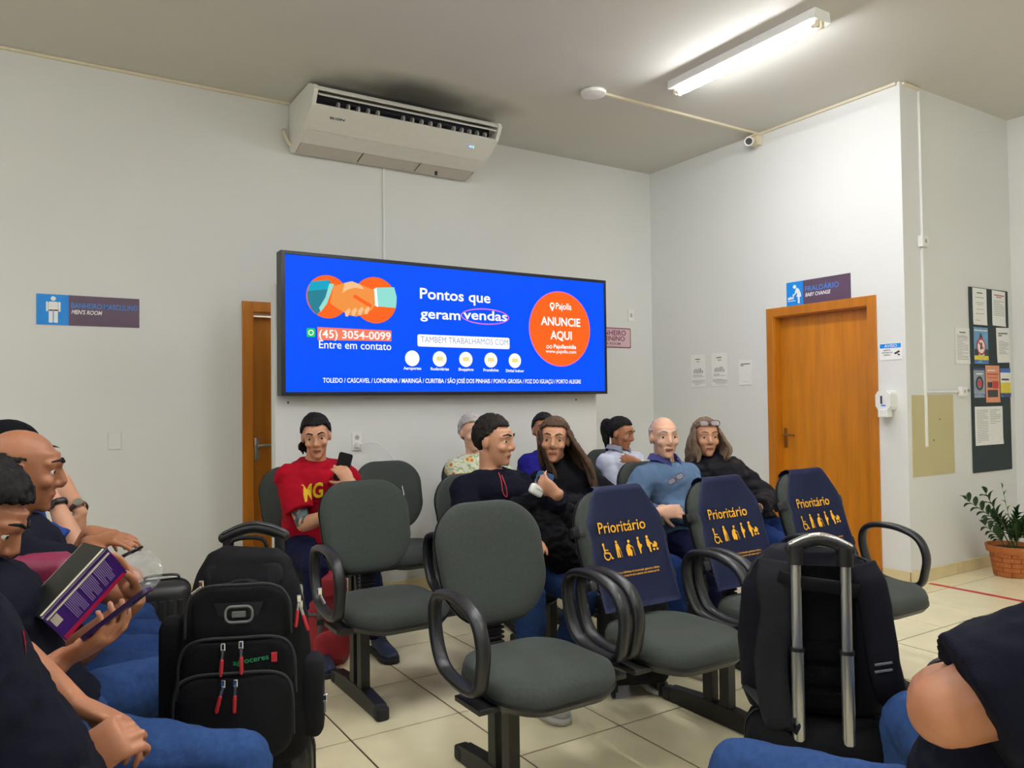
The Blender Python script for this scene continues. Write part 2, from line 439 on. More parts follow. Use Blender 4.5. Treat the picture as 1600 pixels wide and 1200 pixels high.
# ------------------------------------------------------------------ fluorescent fixtures
mat('tube_glow', (255, 252, 248), 0.3, emit=(252, 253, 255), estr=TUBE_POWER)
def lamp(loc, label, rotz=0.0):
    t = thing('fluorescent_lamp', label, 'lamp', loc, rotz, 'fluorescent ceiling lamps')
    bm = NB(); L = 1.25
    prism(bm, [(-0.07, 0), (0.07, 0), (0.078, -0.062), (-0.078, -0.062)], (0, -L/2, 0), (1, 0, 0), (0, 0, 1), (0, L, 0))
    obj('housing', bm, 'white_plastic', t)
    for sx in (-0.02, 0.02):
        bm = NB(); loft(bm, [(sx, -L/2+0.045, -0.084), (sx, L/2-0.045, -0.084)], 0.0135, 14)
        obj('tube', bm, 'tube_glow', t, auto=0.6)
        for sy in (-1, 1):
            bm = NB(); b2(bm, sx-0.014, sx+0.014, sy*(L/2-0.022)-0.012, sy*(L/2-0.022)+0.012, -0.103, -0.05, 0.004)
            loft(bm, [(sx, sy*(L/2-0.03), -0.084), (sx, sy*(L/2-0.06), -0.084)], 0.0142, 12)
            obj('socket', bm, 'conduit', t)
    return t
lamp((4.085, 3.51, ZC), 'lit fluorescent tube lamp on the ceiling above the wooden door wall')
for x, y, lb in ((3.3, 0.2, 'unseen lit fluorescent lamp on the ceiling nearer the photographer, right side'),
                 (0.75, 1.9, 'unseen lit fluorescent lamp over the left row of seats'), (0.75, -1.2, 'unseen lit fluorescent lamp behind the photographer, left'),
                 (3.3, -2.4, 'unseen lit fluorescent lamp behind the photographer, right'), (-2.1, 2.6, 'unseen lit fluorescent lamp near the left wall'),
                 (2.4, 2.1, 'unseen fluorescent lamp added for brightness high over the front bench'), (-2.1, -0.8, 'unseen fluorescent lamp added for brightness behind the left bench')):
    lamp((x, y, ZC), lb)  # unseen fixtures filling the room with light, the last pair added for brightness

# ------------------------------------------------------------------ air conditioner
t = thing('air_conditioner', 'white split air conditioner under the ceiling above the blue screen', 'air conditioner', (1.75, YB, 0))
AW = 1.57
prof = [(-0.02, 3.70), (-0.50, 3.70), (-0.60, 3.655), (-0.615, 3.625), (-0.35, 3.415), (-0.06, 3.335), (-0.02, 3.36)]
inner = [(-0.06, 3.69), (-0.49, 3.69), (-0.585, 3.648)]
bm = NB()
# hollow body: shell built from top, front lip, lower panel and back so that the outlet slot is open
def strip(bm, P, x0, x1, th):
    for (y0, z0), (y1, z1) in zip(P, P[1:]):
        d = Vector((0, y1-y0, z1-z0)); nrm = Vector((1, 0, 0)).cross(d).normalized()*th
        q = [Vector((x0, y0, z0)), Vector((x0, y1, z1)), Vector((x0, y1, z1))+nrm, Vector((x0, y0, z0))+nrm]
        A = [bm.verts.new(v) for v in q]; B = [bm.verts.new(v+Vector((x1-x0, 0, 0))) for v in q]
        bm.faces.new(A); bm.faces.new(B[::-1])
        for k in range(4): bm.faces.new((A[k], B[k], B[(k+1) % 4], A[(k+1) % 4]))
strip(bm, [(-0.02, 3.70), (-0.50, 3.70), (-0.60, 3.655), (-0.612, 3.632)], 0.03, AW-0.03, 0.012)
obj('top_shell', bm, 'ac_plastic', t)
bm = NB(); strip(bm, [(-0.555, 3.545), (-0.36, 3.425), (-0.20, 3.372)], 0.03, AW-0.03, -0.012); obj('front_panel', bm, 'ac_plastic', t)
for k in range(3):
    w = (AW-0.06)/3; bm = NB(); strip(bm, [(-0.195, 3.371), (-0.05, 3.335)], 0.03+k*w+0.006, 0.03+(k+1)*w-0.006, -0.01)
    g = obj('intake_grille', bm, 'grille_plastic', t); g['label'] = 'grey-beige intake grille'
    bm = NB()
    for q in range(9):
        f = (q+0.5)/9; y = -0.19+f*0.135; z = 3.3695-f*0.0335
        b2(bm, 0.03+k*w+0.02, 0.03+(k+1)*w-0.02, y-0.004, y+0.004, z-0.004, z+0.001)
    obj('slats', bm, 'ac_plastic', g)
bm = NB(); b2(bm, 0.03, AW-0.03, -0.05, -0.012, 3.335, 3.70); obj('back_plate', bm, 'ac_plastic', t)
for sx in (0.0, AW-0.03):
    bm = NB(); prism(bm, [(-0.015, 3.705), (-0.50, 3.705), (-0.607, 3.66), (-0.622, 3.625), (-0.56, 3.53), (-0.36, 3.414), (-0.20, 3.36), (-0.05, 3.322), (-0.015, 3.345)], (sx, 0, 0), (0, 1, 0), (0, 0, 1), (0.03, 0, 0))
    obj('end_cap', bm, 'ac_plastic', t)
bm = NB(); strip(bm, [(-0.47, 3.66), (-0.42, 3.47)], 0.03, AW-0.03, 0.006); obj('outlet_back', bm, 'dark_void', t)
bm = NB(); box(bm, (AW/2, -0.588, 3.604), (AW-0.08, 0.007, 0.034), 0.002, R=Matrix.Rotation(-0.9, 3, 'X')); obj('louver', bm, 'ac_plastic', t)
k = 0
for g0 in (0.20, 0.72, 1.16):
    for q in range(5):
        x = g0+q*0.078 if g0 != 1.16 else g0+q*0.072
        bm = NB(); prism(bm, circ(-0.53, 3.565, 0.03, 14, 0.026), (x, 0, 0), (0, 1, 0), (0, 0, 1), (0.012, 0, 0)); obj('vane', bm, 'grey_plastic', t)
nn = Vector((0, -0.115, -0.155)).normalized(); nn = Vector((0, -0.596, -0.803))
def acp(x, f): return Vector((x, -0.555+0.155*f, 3.545-0.115*f)) + nn*0.002
bm = NB(); 
lettering('ELGIN', 'ink', t, acp(0.16, 0.50), acp(0.27, 0.50), 0.018, nn, bold=0.03, lift=0.012, up=(0, -0.803, 0.596))
mat('led_blue', (120, 150, 255), 0.4, emit=(120, 140, 255), estr=2.5); mat('led_green', (120, 255, 170), 0.4, emit=(110, 255, 160), estr=2.0)
for x, m_, w in ((1.352, 'led_blue', 0.022), (1.378, 'led_green', 0.007)):
    bm = NB(); c = acp(x, 0.55)+nn*0.012
    box(bm, c, (w, 0.004, 0.012), 0.0, R=Matrix.Rotation(0.63, 3, 'X')); obj('indicator', bm, m_, t)
bm = NB(); loft(bm, [(AW-0.35, -0.11, 3.345), (AW-0.35, -0.11, 3.312)], 0.012, 10); obj('drain_nozzle', bm, 'black_plastic', t)
# pipe cover between wall and unit at its left end
bm = NB(); loft(bm, smooth_path([(1.70, YB-0.02, 3.50), (1.72, YB-0.045, 3.42), (1.78, YB-0.045, 3.36)], 4), 0.016, 8); 
tag(obj('drain_hose', bm, 'conduit', smooth=True), 'thin pale hose at the left end of the air conditioner', 'hose')

# ------------------------------------------------------------------ cable trunking, detector, camera
def channel(name, pts, w, d, label, m='conduit'):
    bm = NB()
    for p, q in zip(pts, pts[1:]):
        p, q = Vector(p), Vector(q); dd = q-p
        c = (p+q)/2
        s = [max(abs(x), w if i != 0 else w) for i, x in enumerate(dd)]
        s = [abs(dd[i]) + (w if abs(dd[i]) < 1e-6 else 0) for i in range(3)]
        box(bm, c, s, 0.002, seg=1)
    return tag(obj(name, bm, m), label, 'cable duct')
channel('cable_duct', [(XL+0.02, YB-0.011, ZC-0.011), (1.755, YB-0.011, ZC-0.011)], 0.02, 0.02, 'cable duct in the ceiling corner left of the air conditioner')
channel('cable_duct', [(2.533, YB-0.008, 3.36), (2.533, YB-0.008, 1.2)], 0.016, 0.016, 'thin white cable duct running from air conditioner to screen', 'white_plastic')
channel('cable_duct', [(XR-0.011, YC+0.02, ZC-0.012), (XR-0.011, 4.53, ZC-0.012)], 0.022, 0.02, 'cream cable duct along the ceiling from wall edge to camera')
channel('cable_duct', [(5.50, 4.535, ZC-0.008), (3.74, 4.56, ZC-0.008)], 0.02, 0.02, 'cream cable duct crossing the ceiling to the round device')
channel('cable_duct', [(5.53, YC-0.011, ZC-0.014), (5.742, YC-0.011, ZC-0.014)], 0.02, 0.02, 'short cable duct on the ceiling line of the recess wall')
channel('cable_duct', [(5.742, YC-0.009, ZC-0.03), (5.735, YC-0.009, 2.585)], 0.018, 0.018, 'upper vertical white conduit above the junction box', 'white_plastic')
channel('cable_duct', [(5.735, YC-0.009, 2.50), (5.735, YC-0.009, 1.0)], 0.018, 0.018, 'lower vertical white conduit crossing the beige patch', 'white_plastic')
channel('cable_duct', [(5.75, YC-0.009, 1.413), (6.20, YC-0.009, 1.413)], 0.016, 0.016, 'horizontal white conduit above the beige patch', 'white_plastic')
def small_box(name, c, s, label, cat, m='white_plastic', holes=True):
    t_ = thing(name, label, cat, c)
    bm = NB(); box(bm, (0, 0, 0), s, 0.004); obj('box', bm, m, t_)
    if holes:
        thin = min(range(3), key=lambda k: s[k])
        bm = NB(); c2 = [0, 0, 0]; c2[thin] = -s[thin]/2-0.0015; s2 = [x*0.32 for x in s]; s2[thin] = 0.004
        box(bm, c2, s2, 0.001, seg=1); obj('rocker', bm, 'grey_plastic', t_)
    return t_
small_box('junction_box', (5.735, YC-0.02, 2.545), (0.085, 0.038, 0.085), 'white junction box high on the recess wall', 'box')
small_box('junction_box', (6.235, YC-0.02, 1.413), (0.075, 0.038, 0.075), 'white junction box left of the notice board', 'box')
small_box('wall_plate', (0.535, YB-0.006, 1.137), (0.082, 0.012, 0.118), "blank white wall plate under the men's room sign", 'switch', m='wall_paint', holes=False)
small_box('wall_plate', (5.213, YB-0.006, 2.236), (0.075, 0.012, 0.118), 'white switch plate over the pink sign', 'switch')
bm = NB(); b2(bm, 6.35, 6.37, YC-0.012, YC, 1.41, 1.43, 0.003); tag(obj('wall_hook', bm, 'steel'), 'small metal hook right of the junction box', 'hook')
for x, z in ((5.93, 1.20), (5.84, 1.045)):
    bm = NB(); lathe(bm, [(0.006, -0.006), (0.006, 0.0)], 8, (x, YC, z), 'y'); tag(obj('wall_plug', bm, 'ink'), 'dark wall plug in the beige patch, %s one' % ('upper' if z > 1.1 else 'lower'), 'plug')
for x in (1.86, 3.93):
    bm = NB(); lathe(bm, [(0.007, -0.004), (0.007, 0.0)], 8, (1.51 if x < 2 else 3.93, PY0, 1.386), 'y')
    tag(obj('screw_hole', bm, 'ink'), 'small dark screw hole below the screen, %s end' % ('left' if x < 2 else 'right'), 'hole')
bm = NB(); b2(bm, 5.556, 6.128, YC-0.0035, YC, 0.78, 1.388); tag(obj('wall_cover_panel', bm, 'patch_paint'), 'beige rectangular patch on the wall left of the notice board', 'panel')
# round detector on the ceiling
t = thing('ceiling_detector', 'round white device on the ceiling beside the cable duct', 'detector', (3.655, 4.565, ZC))
bm = NB(); lathe(bm, [(0.10, 0), (0.10, -0.012), (0.092, -0.028), (0.06, -0.038), (0.001, -0.04)], 32); obj('body', bm, 'white_plastic', t, auto=0.5)
bm = NB(); lathe(bm, [(0.104, 0.0), (0.104, -0.008)], 32); obj('base_ring', bm, 'grey_plastic', t, auto=0.5)
# cctv camera
t = thing('security_camera', 'small cream bullet security camera at the top of the door wall', 'camera', (XR, 4.555, 3.66))
bm = NB(); box(bm, (-0.03, 0, 0), (0.06, 0.09, 0.10), 0.006); obj('junction_base', bm, 'conduit', t)
bm = NB(); loft(bm, [(-0.05, 0.0, -0.01), (-0.10, 0.02, -0.012)], 0.014, 10); obj('bracket', bm, 'conduit', t, auto=0.6)
d = (Vector((0, 0, CAM_H+0.3))-Vector((XR, 4.555, 3.66))).normalized(); c = Vector((-0.09, 0.03, -0.015))
bm = NB(); loft(bm, [c-d*0.05, c+d*0.09], 0.037, 20); obj('barrel', bm, 'conduit', t, auto=0.6)
bm = NB(); loft(bm, [c+d*0.088, c+d*0.094], 0.040, 20); obj('front_ring', bm, 'white_plastic', t, auto=0.6)
bm = NB(); loft(bm, [c+d*0.093, c+d*0.097], 0.029, 20); obj('lens', bm, 'bezel', t, auto=0.6)
bm = NB(); b2(bm, -0.10, -0.02, -0.055, 0.055, 0.025, 0.034, 0.003); obj('visor', bm, 'conduit', t)

# ------------------------------------------------------------------ red floor tape
bm = NB(); b2(bm, 5.625, 5.672, 1.2, 3.20, 0.0002, 0.0012); tag(obj('floor_tape', bm, 'red_tape'), 'red adhesive tape line on the floor near the potted plant', 'tape')
# ------------------------------------------------------------------ advertising screen
def emis(name, rgb, s):
    m_ = mat(name, (6, 6, 8), 0.45, var=0.0, spec=0.06, emit=rgb, estr=s); return m_
ES = 1.0
emis('scr_blue', (0, 84, 255), ES*1.0); emis('scr_white', (255, 255, 255), ES*1.15); emis('scr_orange', (255, 104, 30), ES)
emis('scr_hand', (246, 150, 70), ES); emis('scr_hand_hi', (250, 196, 140), ES); emis('scr_teal', (44, 130, 150), ES); emis('scr_teal2', (24, 168, 200), ES)
emis('scr_mint', (150, 226, 214), ES); emis('scr_pink', (226, 120, 236), ES); emis('scr_green', (34, 200, 100), ES); emis('scr_gray', (150, 160, 190), ES)
emis('scr_cream', (246, 226, 140), ES); emis('scr_salmon', (255, 128, 96), ES)
SX0, SX1, SZ0, SZ1, SY = 1.436, 4.187, 1.432, 2.395, 5.10
scr = thing('advertising_screen', 'wide blue advertising screen on the white partition', 'screen', (0, 0, 0))
scr.location = ((SX0+SX1)/2, PY0, SZ0)
def S_(o): 
    o.matrix_parent_inverse = Matrix.Translation(-Vector(((SX0+SX1)/2, PY0, SZ0))); return o
bm = NB(); b2(bm, SX0, SX1, SY+0.008, PY0, SZ0, SZ1, 0.004); S_(obj('cabinet', bm, 'cabinet_grey', scr))
bw = 0.03
for x0, x1, z0, z1 in ((SX0, SX0+bw, SZ0, SZ1), (SX1-bw*0.7, SX1, SZ0, SZ1), (SX0+bw, SX1-bw*0.7, SZ0, SZ0+bw*0.8), (SX0+bw, SX1-bw*0.7, SZ1-bw*0.8, SZ1)):
    bm = NB(); b2(bm, x0, x1, SY-0.004, SY+0.01, z0, z1, 0.002); S_(obj('bezel', bm, 'bezel', scr))
bm = NB(); b2(bm, SX0+bw*0.9, SX1-bw*0.6, SY+0.002, SY+0.009, SZ0+bw*0.7, SZ1-bw*0.7); disp = S_(obj('display', bm, 'scr_blue', scr))
disp['label'] = 'glowing blue advertisement'
def sp(zx, zy):            # point of the photograph's crop of the screen -> plane of the display
    return at_y(420+zx/2.963, 380+zy/2.963, SY+0.002)
def stext(s, a, b, cap, m='scr_white', bold=0.0, shear=0.0, lift=0.003):
    A, B = sp(*a), sp(*b); B.z = A.z = (A.z+B.z)/2
    o = lettering(s, m, disp, A, B, cap, (0, -1, 0), bold, shear, lift=lift); return o
layer = [0.001]
def sshape(pts, m, name, lift=None):
    bm = NB(); l = lift or layer[0]
    vs_ = [bm.verts.new((p.x, SY+0.002-l, p.z)) for p in pts]
    f = bm.faces.new(vs_); f.normal_update()
    if f.normal.y > 0: f.normal_flip()
    me = bpy.data.meshes.new(name); bm.to_mesh(me); bm.free(); me.materials.append(MATS[m])
    return link(bpy.data.objects.new(name, me), disp)
def scirc(c, ex, m, name, lift, n=40, ey=None):
    C = sp(*c); rx = (sp(c[0]+ex, c[1])-C).length; ry = rx*(ey/ex if ey else 1)
    return sshape([C+Vector((rx*math.cos(2*PI*k/n), 0, ry*math.sin(2*PI*k/n))) for k in range(n)], m, name, lift)
def spoly(pts, m, name, lift): return sshape([sp(*p) for p in pts], m, name, lift)
scirc((272, 248), 96, 'scr_orange', 'disc', .001); scirc((492, 264), 99, 'scr_orange', 'disc', .0012)
spoly([(178, 225), (200, 178), (278, 170), (296, 205), (268, 275), (222, 332), (196, 305), (180, 265)], 'scr_teal', 'sleeve', .0015)
spoly([(192, 178), (278, 170), (280, 212), (180, 222)], 'scr_teal2', 'sleeve', .0017)
spoly([(280, 186), (302, 190), (268, 282), (240, 318), (232, 300), (262, 250)], 'scr_mint', 'cuff', .0018)
spoly([(494, 206), (580, 204), (592, 250), (588, 300), (500, 292)], 'scr_mint', 'sleeve', .0015)
spoly([(484, 214), (498, 206), (506, 296), (490, 288)], 'scr_white', 'cuff', .0018)
spoly([(300, 198), (350, 184), (420, 190), (488, 218), (492, 282), (478, 308), (440, 330), (404, 340), (372, 334), (330, 310), (282, 278)], 'scr_hand', 'hands', .002)
spoly([(350, 184), (384, 176), (424, 192), (440, 214), (400, 206), (366, 214), (340, 232)], 'scr_hand_hi', 'hands', .0022)
for k in range(4):
    x = 352+k*30; spoly([(x, 318-k*3), (x+20, 300-k*3), (x+26, 312-k*3), (x+14, 340-k*4), (x+2, 338-k*3)], 'scr_hand_hi', 'fingers', .0024)
spoly([(396, 236), (478, 286), (470, 300), (388, 250)], 'scr_orange', 'fingers', .0024)
spoly([(225, 388), (568, 405), (567, 454), (226, 448)], 'scr_salmon', 'banner', .001)
stext('(45) 3054-0099', (232, 439), (564, 446), 0.055, bold=0.012)
stext('Entre em contato', (232, 487), (566, 494), 0.055, bold=0.004)
sq = sp(195, 414); sshape([sq+Vector((x, 0, y)) for x, y in rrect(-0.03, -0.03, 0.03, 0.03, 0.01)], 'scr_green', 'chat_icon', .001)
n_ = 24
ring = NB()
def sring(c, rx, ry, w, m, lift, name):
    C = sp(*c); bm = NB(); A = []; B = []
    for k in range(40):
        a = 2*PI*k/40
        A.append(bm.verts.new((C.x+rx*math.cos(a), SY+0.002-lift, C.z+ry*math.sin(a)))); B.append(bm.verts.new((C.x+(rx-w)*math.cos(a), SY+0.002-lift, C.z+(ry-w)*math.sin(a))))
    for k in range(40): bm.faces.new((A[k], A[(k+1) % 40], B[(k+1) % 40], B[k]))
    me = bpy.data.meshes.new(name); bm.to_mesh(me); bm.free(); me.materials.append(MATS[m]); return link(bpy.data.objects.new(name, me), disp)
ring.free()
sring((195, 414), 0.019, 0.019, 0.006, 'scr_white', .002, 'chat_icon')
stext('Pontos que', (699, 258), (1025, 275), 0.078, bold=0.016)
stext('geram', (701, 348), (886, 354), 0.072, bold=0.016)
stext('vendas', (900, 353), (1103, 359), 0.072, bold=0.016)
C0 = sp(1002, 340); rx = (sp(1113, 340)-sp(890, 340)).length/2
sring((1002, 340), rx, 0.062, 0.009, 'scr_pink', .004, 'loop')
c0, c1 = sp(688, 447), sp(1114, 447)
sshape([Vector((c0.x+x, SY, c0.z+y)) for x, y in rrect(0, -0.048, (c1-c0).x, 0.04, 0.014)], 'scr_white', 'banner', .001)
stext('TAMBÉM TRABALHAMOS COM', (702, 464), (1108, 468), 0.045, 'scr_gray', bold=0.0)
for zx, zy, s, w in ((664, 533, 'Aeroportos', 82), (791, 536, 'Rodoviárias', 84), (912, 538, 'Shoppings', 70), (1028, 541, 'Frontlights', 70), (1139, 544, 'Digital Indoor', 84)):
    scirc((zx, zy), 33-(zx-664)*0.01, 'scr_white', 'disc', .001)
    if zx > 700:
        C = sp(zx, zy); sshape([C+Vector((x, 0, y)) for x, y in rrect(-0.028, -0.014, 0.028, 0.018, 0.008)], 'scr_cream', 'icon', .002)
    stext(s, (zx-w/2, zy+52), (zx+w/2, zy+53), 0.021, bold=0.02)
stext('TOLEDO / CASCAVEL / LONDRINA / MARINGÁ / CURITIBA / SÃO JOSÉ DOS PINHAIS / PONTA GROSSA / FOZ DO IGUAÇU / PORTO ALEGRE', (250, 647), (1444, 648), 0.032, bold=0.012)
scirc((1349, 397), 137, 'scr_orange', 'disc', .001)
C = sp(1349, 397); sring((1349, 397), (sp(1487, 397)-C).length, (sp(1487, 397)-C).length, 0.006, 'scr_pink', .0014, 'disc_rim')
stext('Pajolla', (1328, 306), (1400, 308), 0.052, bold=0.012)
C = sp(1311, 288); sring((1311, 288), 0.024, 0.024, 0.011, 'scr_white', .003, 'pin_icon')
sshape([C+Vector(v) for v in ((-0.02, 0, -0.014), (0.02, 0, -0.014), (0, 0, -0.05))], 'scr_white', 'pin_icon', .003)
stext('ANUNCIE', (1259, 378), (1441, 386), 0.066, bold=0.022)
stext('AQUI', (1303, 443), (1402, 447), 0.066, bold=0.022)
stext('Pajollamidia', (1318, 487), (1422, 489), 0.032, bold=0.02)
for zx in (1290, 1305): sring((zx, 480), 0.014, 0.014, 0.005, 'scr_white', .003, 'social_icon')
stext('www.pajolla.com', (1281, 508), (1422, 510), 0.028, bold=0.008)
for o in disp.children: pass

# ------------------------------------------------------------------ wall signs
def plate(name, label, cat, O, ax, nrm, w, h, m, th=0.004, radius=0.0):
    """O: lower left corner seen from the room"""
    ax, n = Vector(ax), Vector(nrm); R = Matrix((ax, -n, Vector((0, 0, 1)))).transposed().to_4x4()
    t_ = thing(name, label, cat); t_.matrix_world = Matrix.Translation(O) @ R
    bm = NB(); prism(bm, rrect(0, 0, w, h, max(radius, 0.0006), 3), (0, 0, 0), (1, 0, 0), (0, 0, 1), (0, -th, 0)); obj('plate', bm, m, t_)
    return t_
def ptext(t_, s, x0, x1, z, cap, m, bold=0.0, shear=0.0, y=-0.0042):
    return lettering(s, m, t_, (x0, y, z), (x1, y, z), cap, (0, -1, 0), bold, shear, lift=0.0008)
def pshape(t_, pts, m, y, name='pictogram', th=0.0006):
    bm = NB(); prism(bm, pts, (0, y, 0), (1, 0, 0), (0, 0, 1), (0, -th, 0)); return obj(name, bm, m, t_)
def stick_man(t_, cx, z0, h, m, y):
    k = h/1.0
    P = lambda pts: [(cx+x*k, z0+z*k) for x, z in pts]
    pshape(t_, [(cx+x, z) for x, z in circ(0, z0+0.92*k, 0.085*k, 20)], m, y)
    pshape(t_, P(rrect(-0.16, 0.45, 0.16, 0.80, 0.06)), m, y)
    for s in (-1, 1):
        pshape(t_, P(rrect(min(s*0.17, s*0.24), 0.42, max(s*0.17, s*0.24), 0.80, 0.03)), m, y)
        pshape(t_, P(rrect(min(s*0.015, s*0.15), 0.0, max(s*0.015, s*0.15), 0.5, 0.02)), m, y)
t = plate('restroom_sign', "blue and plum BANHEIRO MASCULINO men's room sign", 'sign', (0.076, YB, 1.922), (1, 0, 0), (0, -1, 0), 0.615, 0.203, 'sign_plum')
pshape(t, [(0, 0), (0.185, 0), (0.185, 0.203), (0, 0.203)], 'sign_blue', -0.004, 'blue_panel', 0.0005)
stick_man(t, 0.096, 0.014, 0.175, 'sign_white', -0.0046)
ptext(t, 'BANHEIRO MASCULINO', 0.2, 0.605, 0.118, 0.036, 'sign_text_blue', 0.01)
ptext(t, "MEN'S ROOM", 0.2, 0.385, 0.078, 0.028, 'sign_white', 0.02, 0.25)
t = plate('baby_change_sign', 'blue and plum FRALDÁRIO baby change sign over the wooden door', 'sign', (XR, 4.289, 2.157), (0, -1, 0), (-1, 0, 0), 0.602, 0.2, 'sign_plum')
pshape(t, [(0, 0), (0.165, 0), (0.165, 0.2), (0, 0.2)], 'sign_blue', -0.004, 'blue_panel', 0.0005)
pshape(t, circ(0.082, 0.158, 0.016, 16), 'sign_white', -0.0046)
pshape(t, [(0.1, 0.15), (0.125, 0.135), (0.142, 0.1), (0.148, 0.07), (0.13, 0.065), (0.13, 0.015), (0.112, 0.015), (0.112, 0.068), (0.1, 0.072), (0.108, 0.1), (0.1, 0.105), (0.078, 0.085), (0.06, 0.086), (0.06, 0.094), (0.08, 0.098), (0.09, 0.125)], 'sign_white', -0.0046)
pshape(t, circ(0.024, 0.062, 0.011, 12), 'sign_white', -0.0046)
pshape(t, [(0.034, 0.055), (0.07, 0.055), (0.075, 0.085), (0.066, 0.088), (0.06, 0.07), (0.05, 0.068), (0.045, 0.08), (0.036, 0.076)], 'sign_white', -0.0046)
pshape(t, [(0.01, 0.038), (0.09, 0.038), (0.09, 0.044), (0.01, 0.044)], 'sign_white', -0.0046)
ptext(t, 'FRALDÁRIO', 0.185, 0.50, 0.105, 0.042, 'sign_text_blue', 0.01)
ptext(t, 'BABY CHANGE', 0.185, 0.425, 0.062, 0.03, 'sign_white', 0.02, 0.25)
t = plate('restroom_sign', "pink BANHEIRO FEMININO women's room sign partly behind the screen", 'sign', (4.61, YB, 1.903), (1, 0, 0), (0, -1, 0), 0.60, 0.2, 'sign_maroon', radius=0.012)
pshape(t, rrect(0.01, 0.01, 0.59, 0.19, 0.008), 'sign_pink', -0.004, 'pink_panel', 0.0006)
ptext(t, 'BANHEIRO', 0.16, 0.535, 0.125, 0.05, 'sign_maroon', 0.018, y=-0.0048)
ptext(t, 'FEMININO', 0.16, 0.520, 0.07, 0.045, 'sign_maroon', 0.018, y=-0.0048)
ptext(t, "LADIES ROOM", 0.16, 0.46, 0.03, 0.022, 'sign_maroon', 0.012, y=-0.0048)
t = plate('camera_warning_sign', 'white and blue AVISO camera notice beside the wooden door', 'sign', (XR, 3.457, 1.655), (0, -1, 0), (-1, 0, 0), 0.175, 0.125, 'sign_white')
pshape(t, [(0.004, 0.088), (0.171, 0.088), (0.171, 0.121), (0.004, 0.121)], 'sign_blue', -0.004, 'blue_panel', 0.0005)
ptext(t, 'AVISO', 0.04, 0.14, 0.094, 0.021, 'sign_white', 0.015, y=-0.0047)
ptext(t, 'AMBIENTE', 0.03, 0.088, 0.068, 0.009, 'ink', 0.02); ptext(t, 'MONITORADO POR', 0.02, 0.105, 0.05, 0.009, 'ink', 0.02); ptext(t, 'CÂMERAS', 0.03, 0.088, 0.032, 0.009, 'ink', 0.02)
pshape(t, [(0.115, 0.05), (0.155, 0.068), (0.163, 0.056), (0.125, 0.038)], 'ink', -0.004); pshape(t, [(0.14, 0.045), (0.16, 0.04), (0.16, 0.028), (0.148, 0.03)], 'ink', -0.004)
# soap / sanitiser dispenser
t = thing('soap_dispenser', 'white wall soap dispenser beside the wooden door', 'dispenser', (XR, 3.385, 1.225))
bm = NB(); prism(bm, rrect(-0.06, 0.05, 0.06, 0.20, 0.03, 5), (-0.09, 0, 0), (0, 1, 0), (0, 0, 1), (0.09, 0, 0))
bmesh.ops.bevel(bm, geom=[e for e in bm.edges if all(abs(v.co.x+0.09) < 1e-5 for v in e.verts)], offset=0.012, segments=3, affect='EDGES')
obj('body', bm, 'white_plastic', t, auto=0.5)
bm = NB(); b2(bm, -0.105, -0.03, -0.035, 0.035, 0.0, 0.06, 0.006); obj('push_lever', bm, 'white_plastic', t)
bm = NB(); b2(bm, -0.094, -0.088, 0.005, 0.02, 0.10, 0.16, 0.002); obj('level_window', bm, 'ink', t)
bm = NB(); b2(bm, -0.094, -0.088, -0.02, 0.012, 0.082, 0.094, 0.001); obj('logo_plate', bm, 'sign_text_blue', t)
# ------------------------------------------------------------------ sheets of paper
def sheet(label, O, ax, nrm, w, h, rows, title=None, base='paper', tilt=0.0, pict=None, name='notice_sheet', cat='notice', group=None, lift=0.002):
    ax, n = Vector(ax), Vector(nrm); R = Matrix((ax, -n, Vector((0, 0, 1)))).transposed().to_4x4()
    t_ = thing(name, label, cat, group=group); t_.matrix_world = Matrix.Translation(Vector(O)+n*lift) @ R @ Matrix.Rotation(tilt, 4, 'Y')
    bm = NB(); nx, nz = 3, 6; G2 = []
    rnd = random.Random(int(w*1e4)+int(O[2]*1e3))
    cur = [[0.004*rnd.random() if j == 0 else 0.0 for i in range(nx+1)] for j in range(nz+1)]
    for off in (0.0, 0.001):
        G2.append([[bm.verts.new((w*i/nx, -0.0016-cur[j][i]+off, h*j/nz)) for i in range(nx+1)] for j in range(nz+1)])
    g, q = G2
    for j in range(nz):
        for i in range(nx):
            bm.faces.new((g[j][i], g[j][i+1], g[j+1][i+1], g[j+1][i])); bm.faces.new((q[j][i], q[j+1][i], q[j+1][i+1], q[j][i+1]))
    for i in range(nx):
        bm.faces.new((g[0][i+1], g[0][i], q[0][i], q[0][i+1])); bm.faces.new((g[nz][i], g[nz][i+1], q[nz][i+1], q[nz][i]))
    for j in range(nz):
        bm.faces.new((g[j][0], g[j+1][0], q[j+1][0], q[j][0])); bm.faces.new((g[j+1][nx], g[j][nx], q[j][nx], q[j+1][nx]))
    obj('paper', bm, base, t_, smooth=False)
    bm = NB(); any_ = False
    for (x0, x1, z, th) in rows:
        b2(bm, w*x0, w*x1, -0.0026, -0.0012, h*z, h*(z+th)); any_ = True
    if any_: obj('print', bm, 'ink_light', t_)
    else: bm.free()
    if pict: pict(t_, w, h)
    return t_
def lines(x0, x1, z0, z1, n, th=0.012, seed=1, x1min=None):
    r = random.Random(seed); return [(x0, (x1 if r.random() < .7 else x0+(x1-x0)*r.uniform(.45, .95)), z0+(z1-z0)*k/max(1, n-1), th) for k in range(n)]
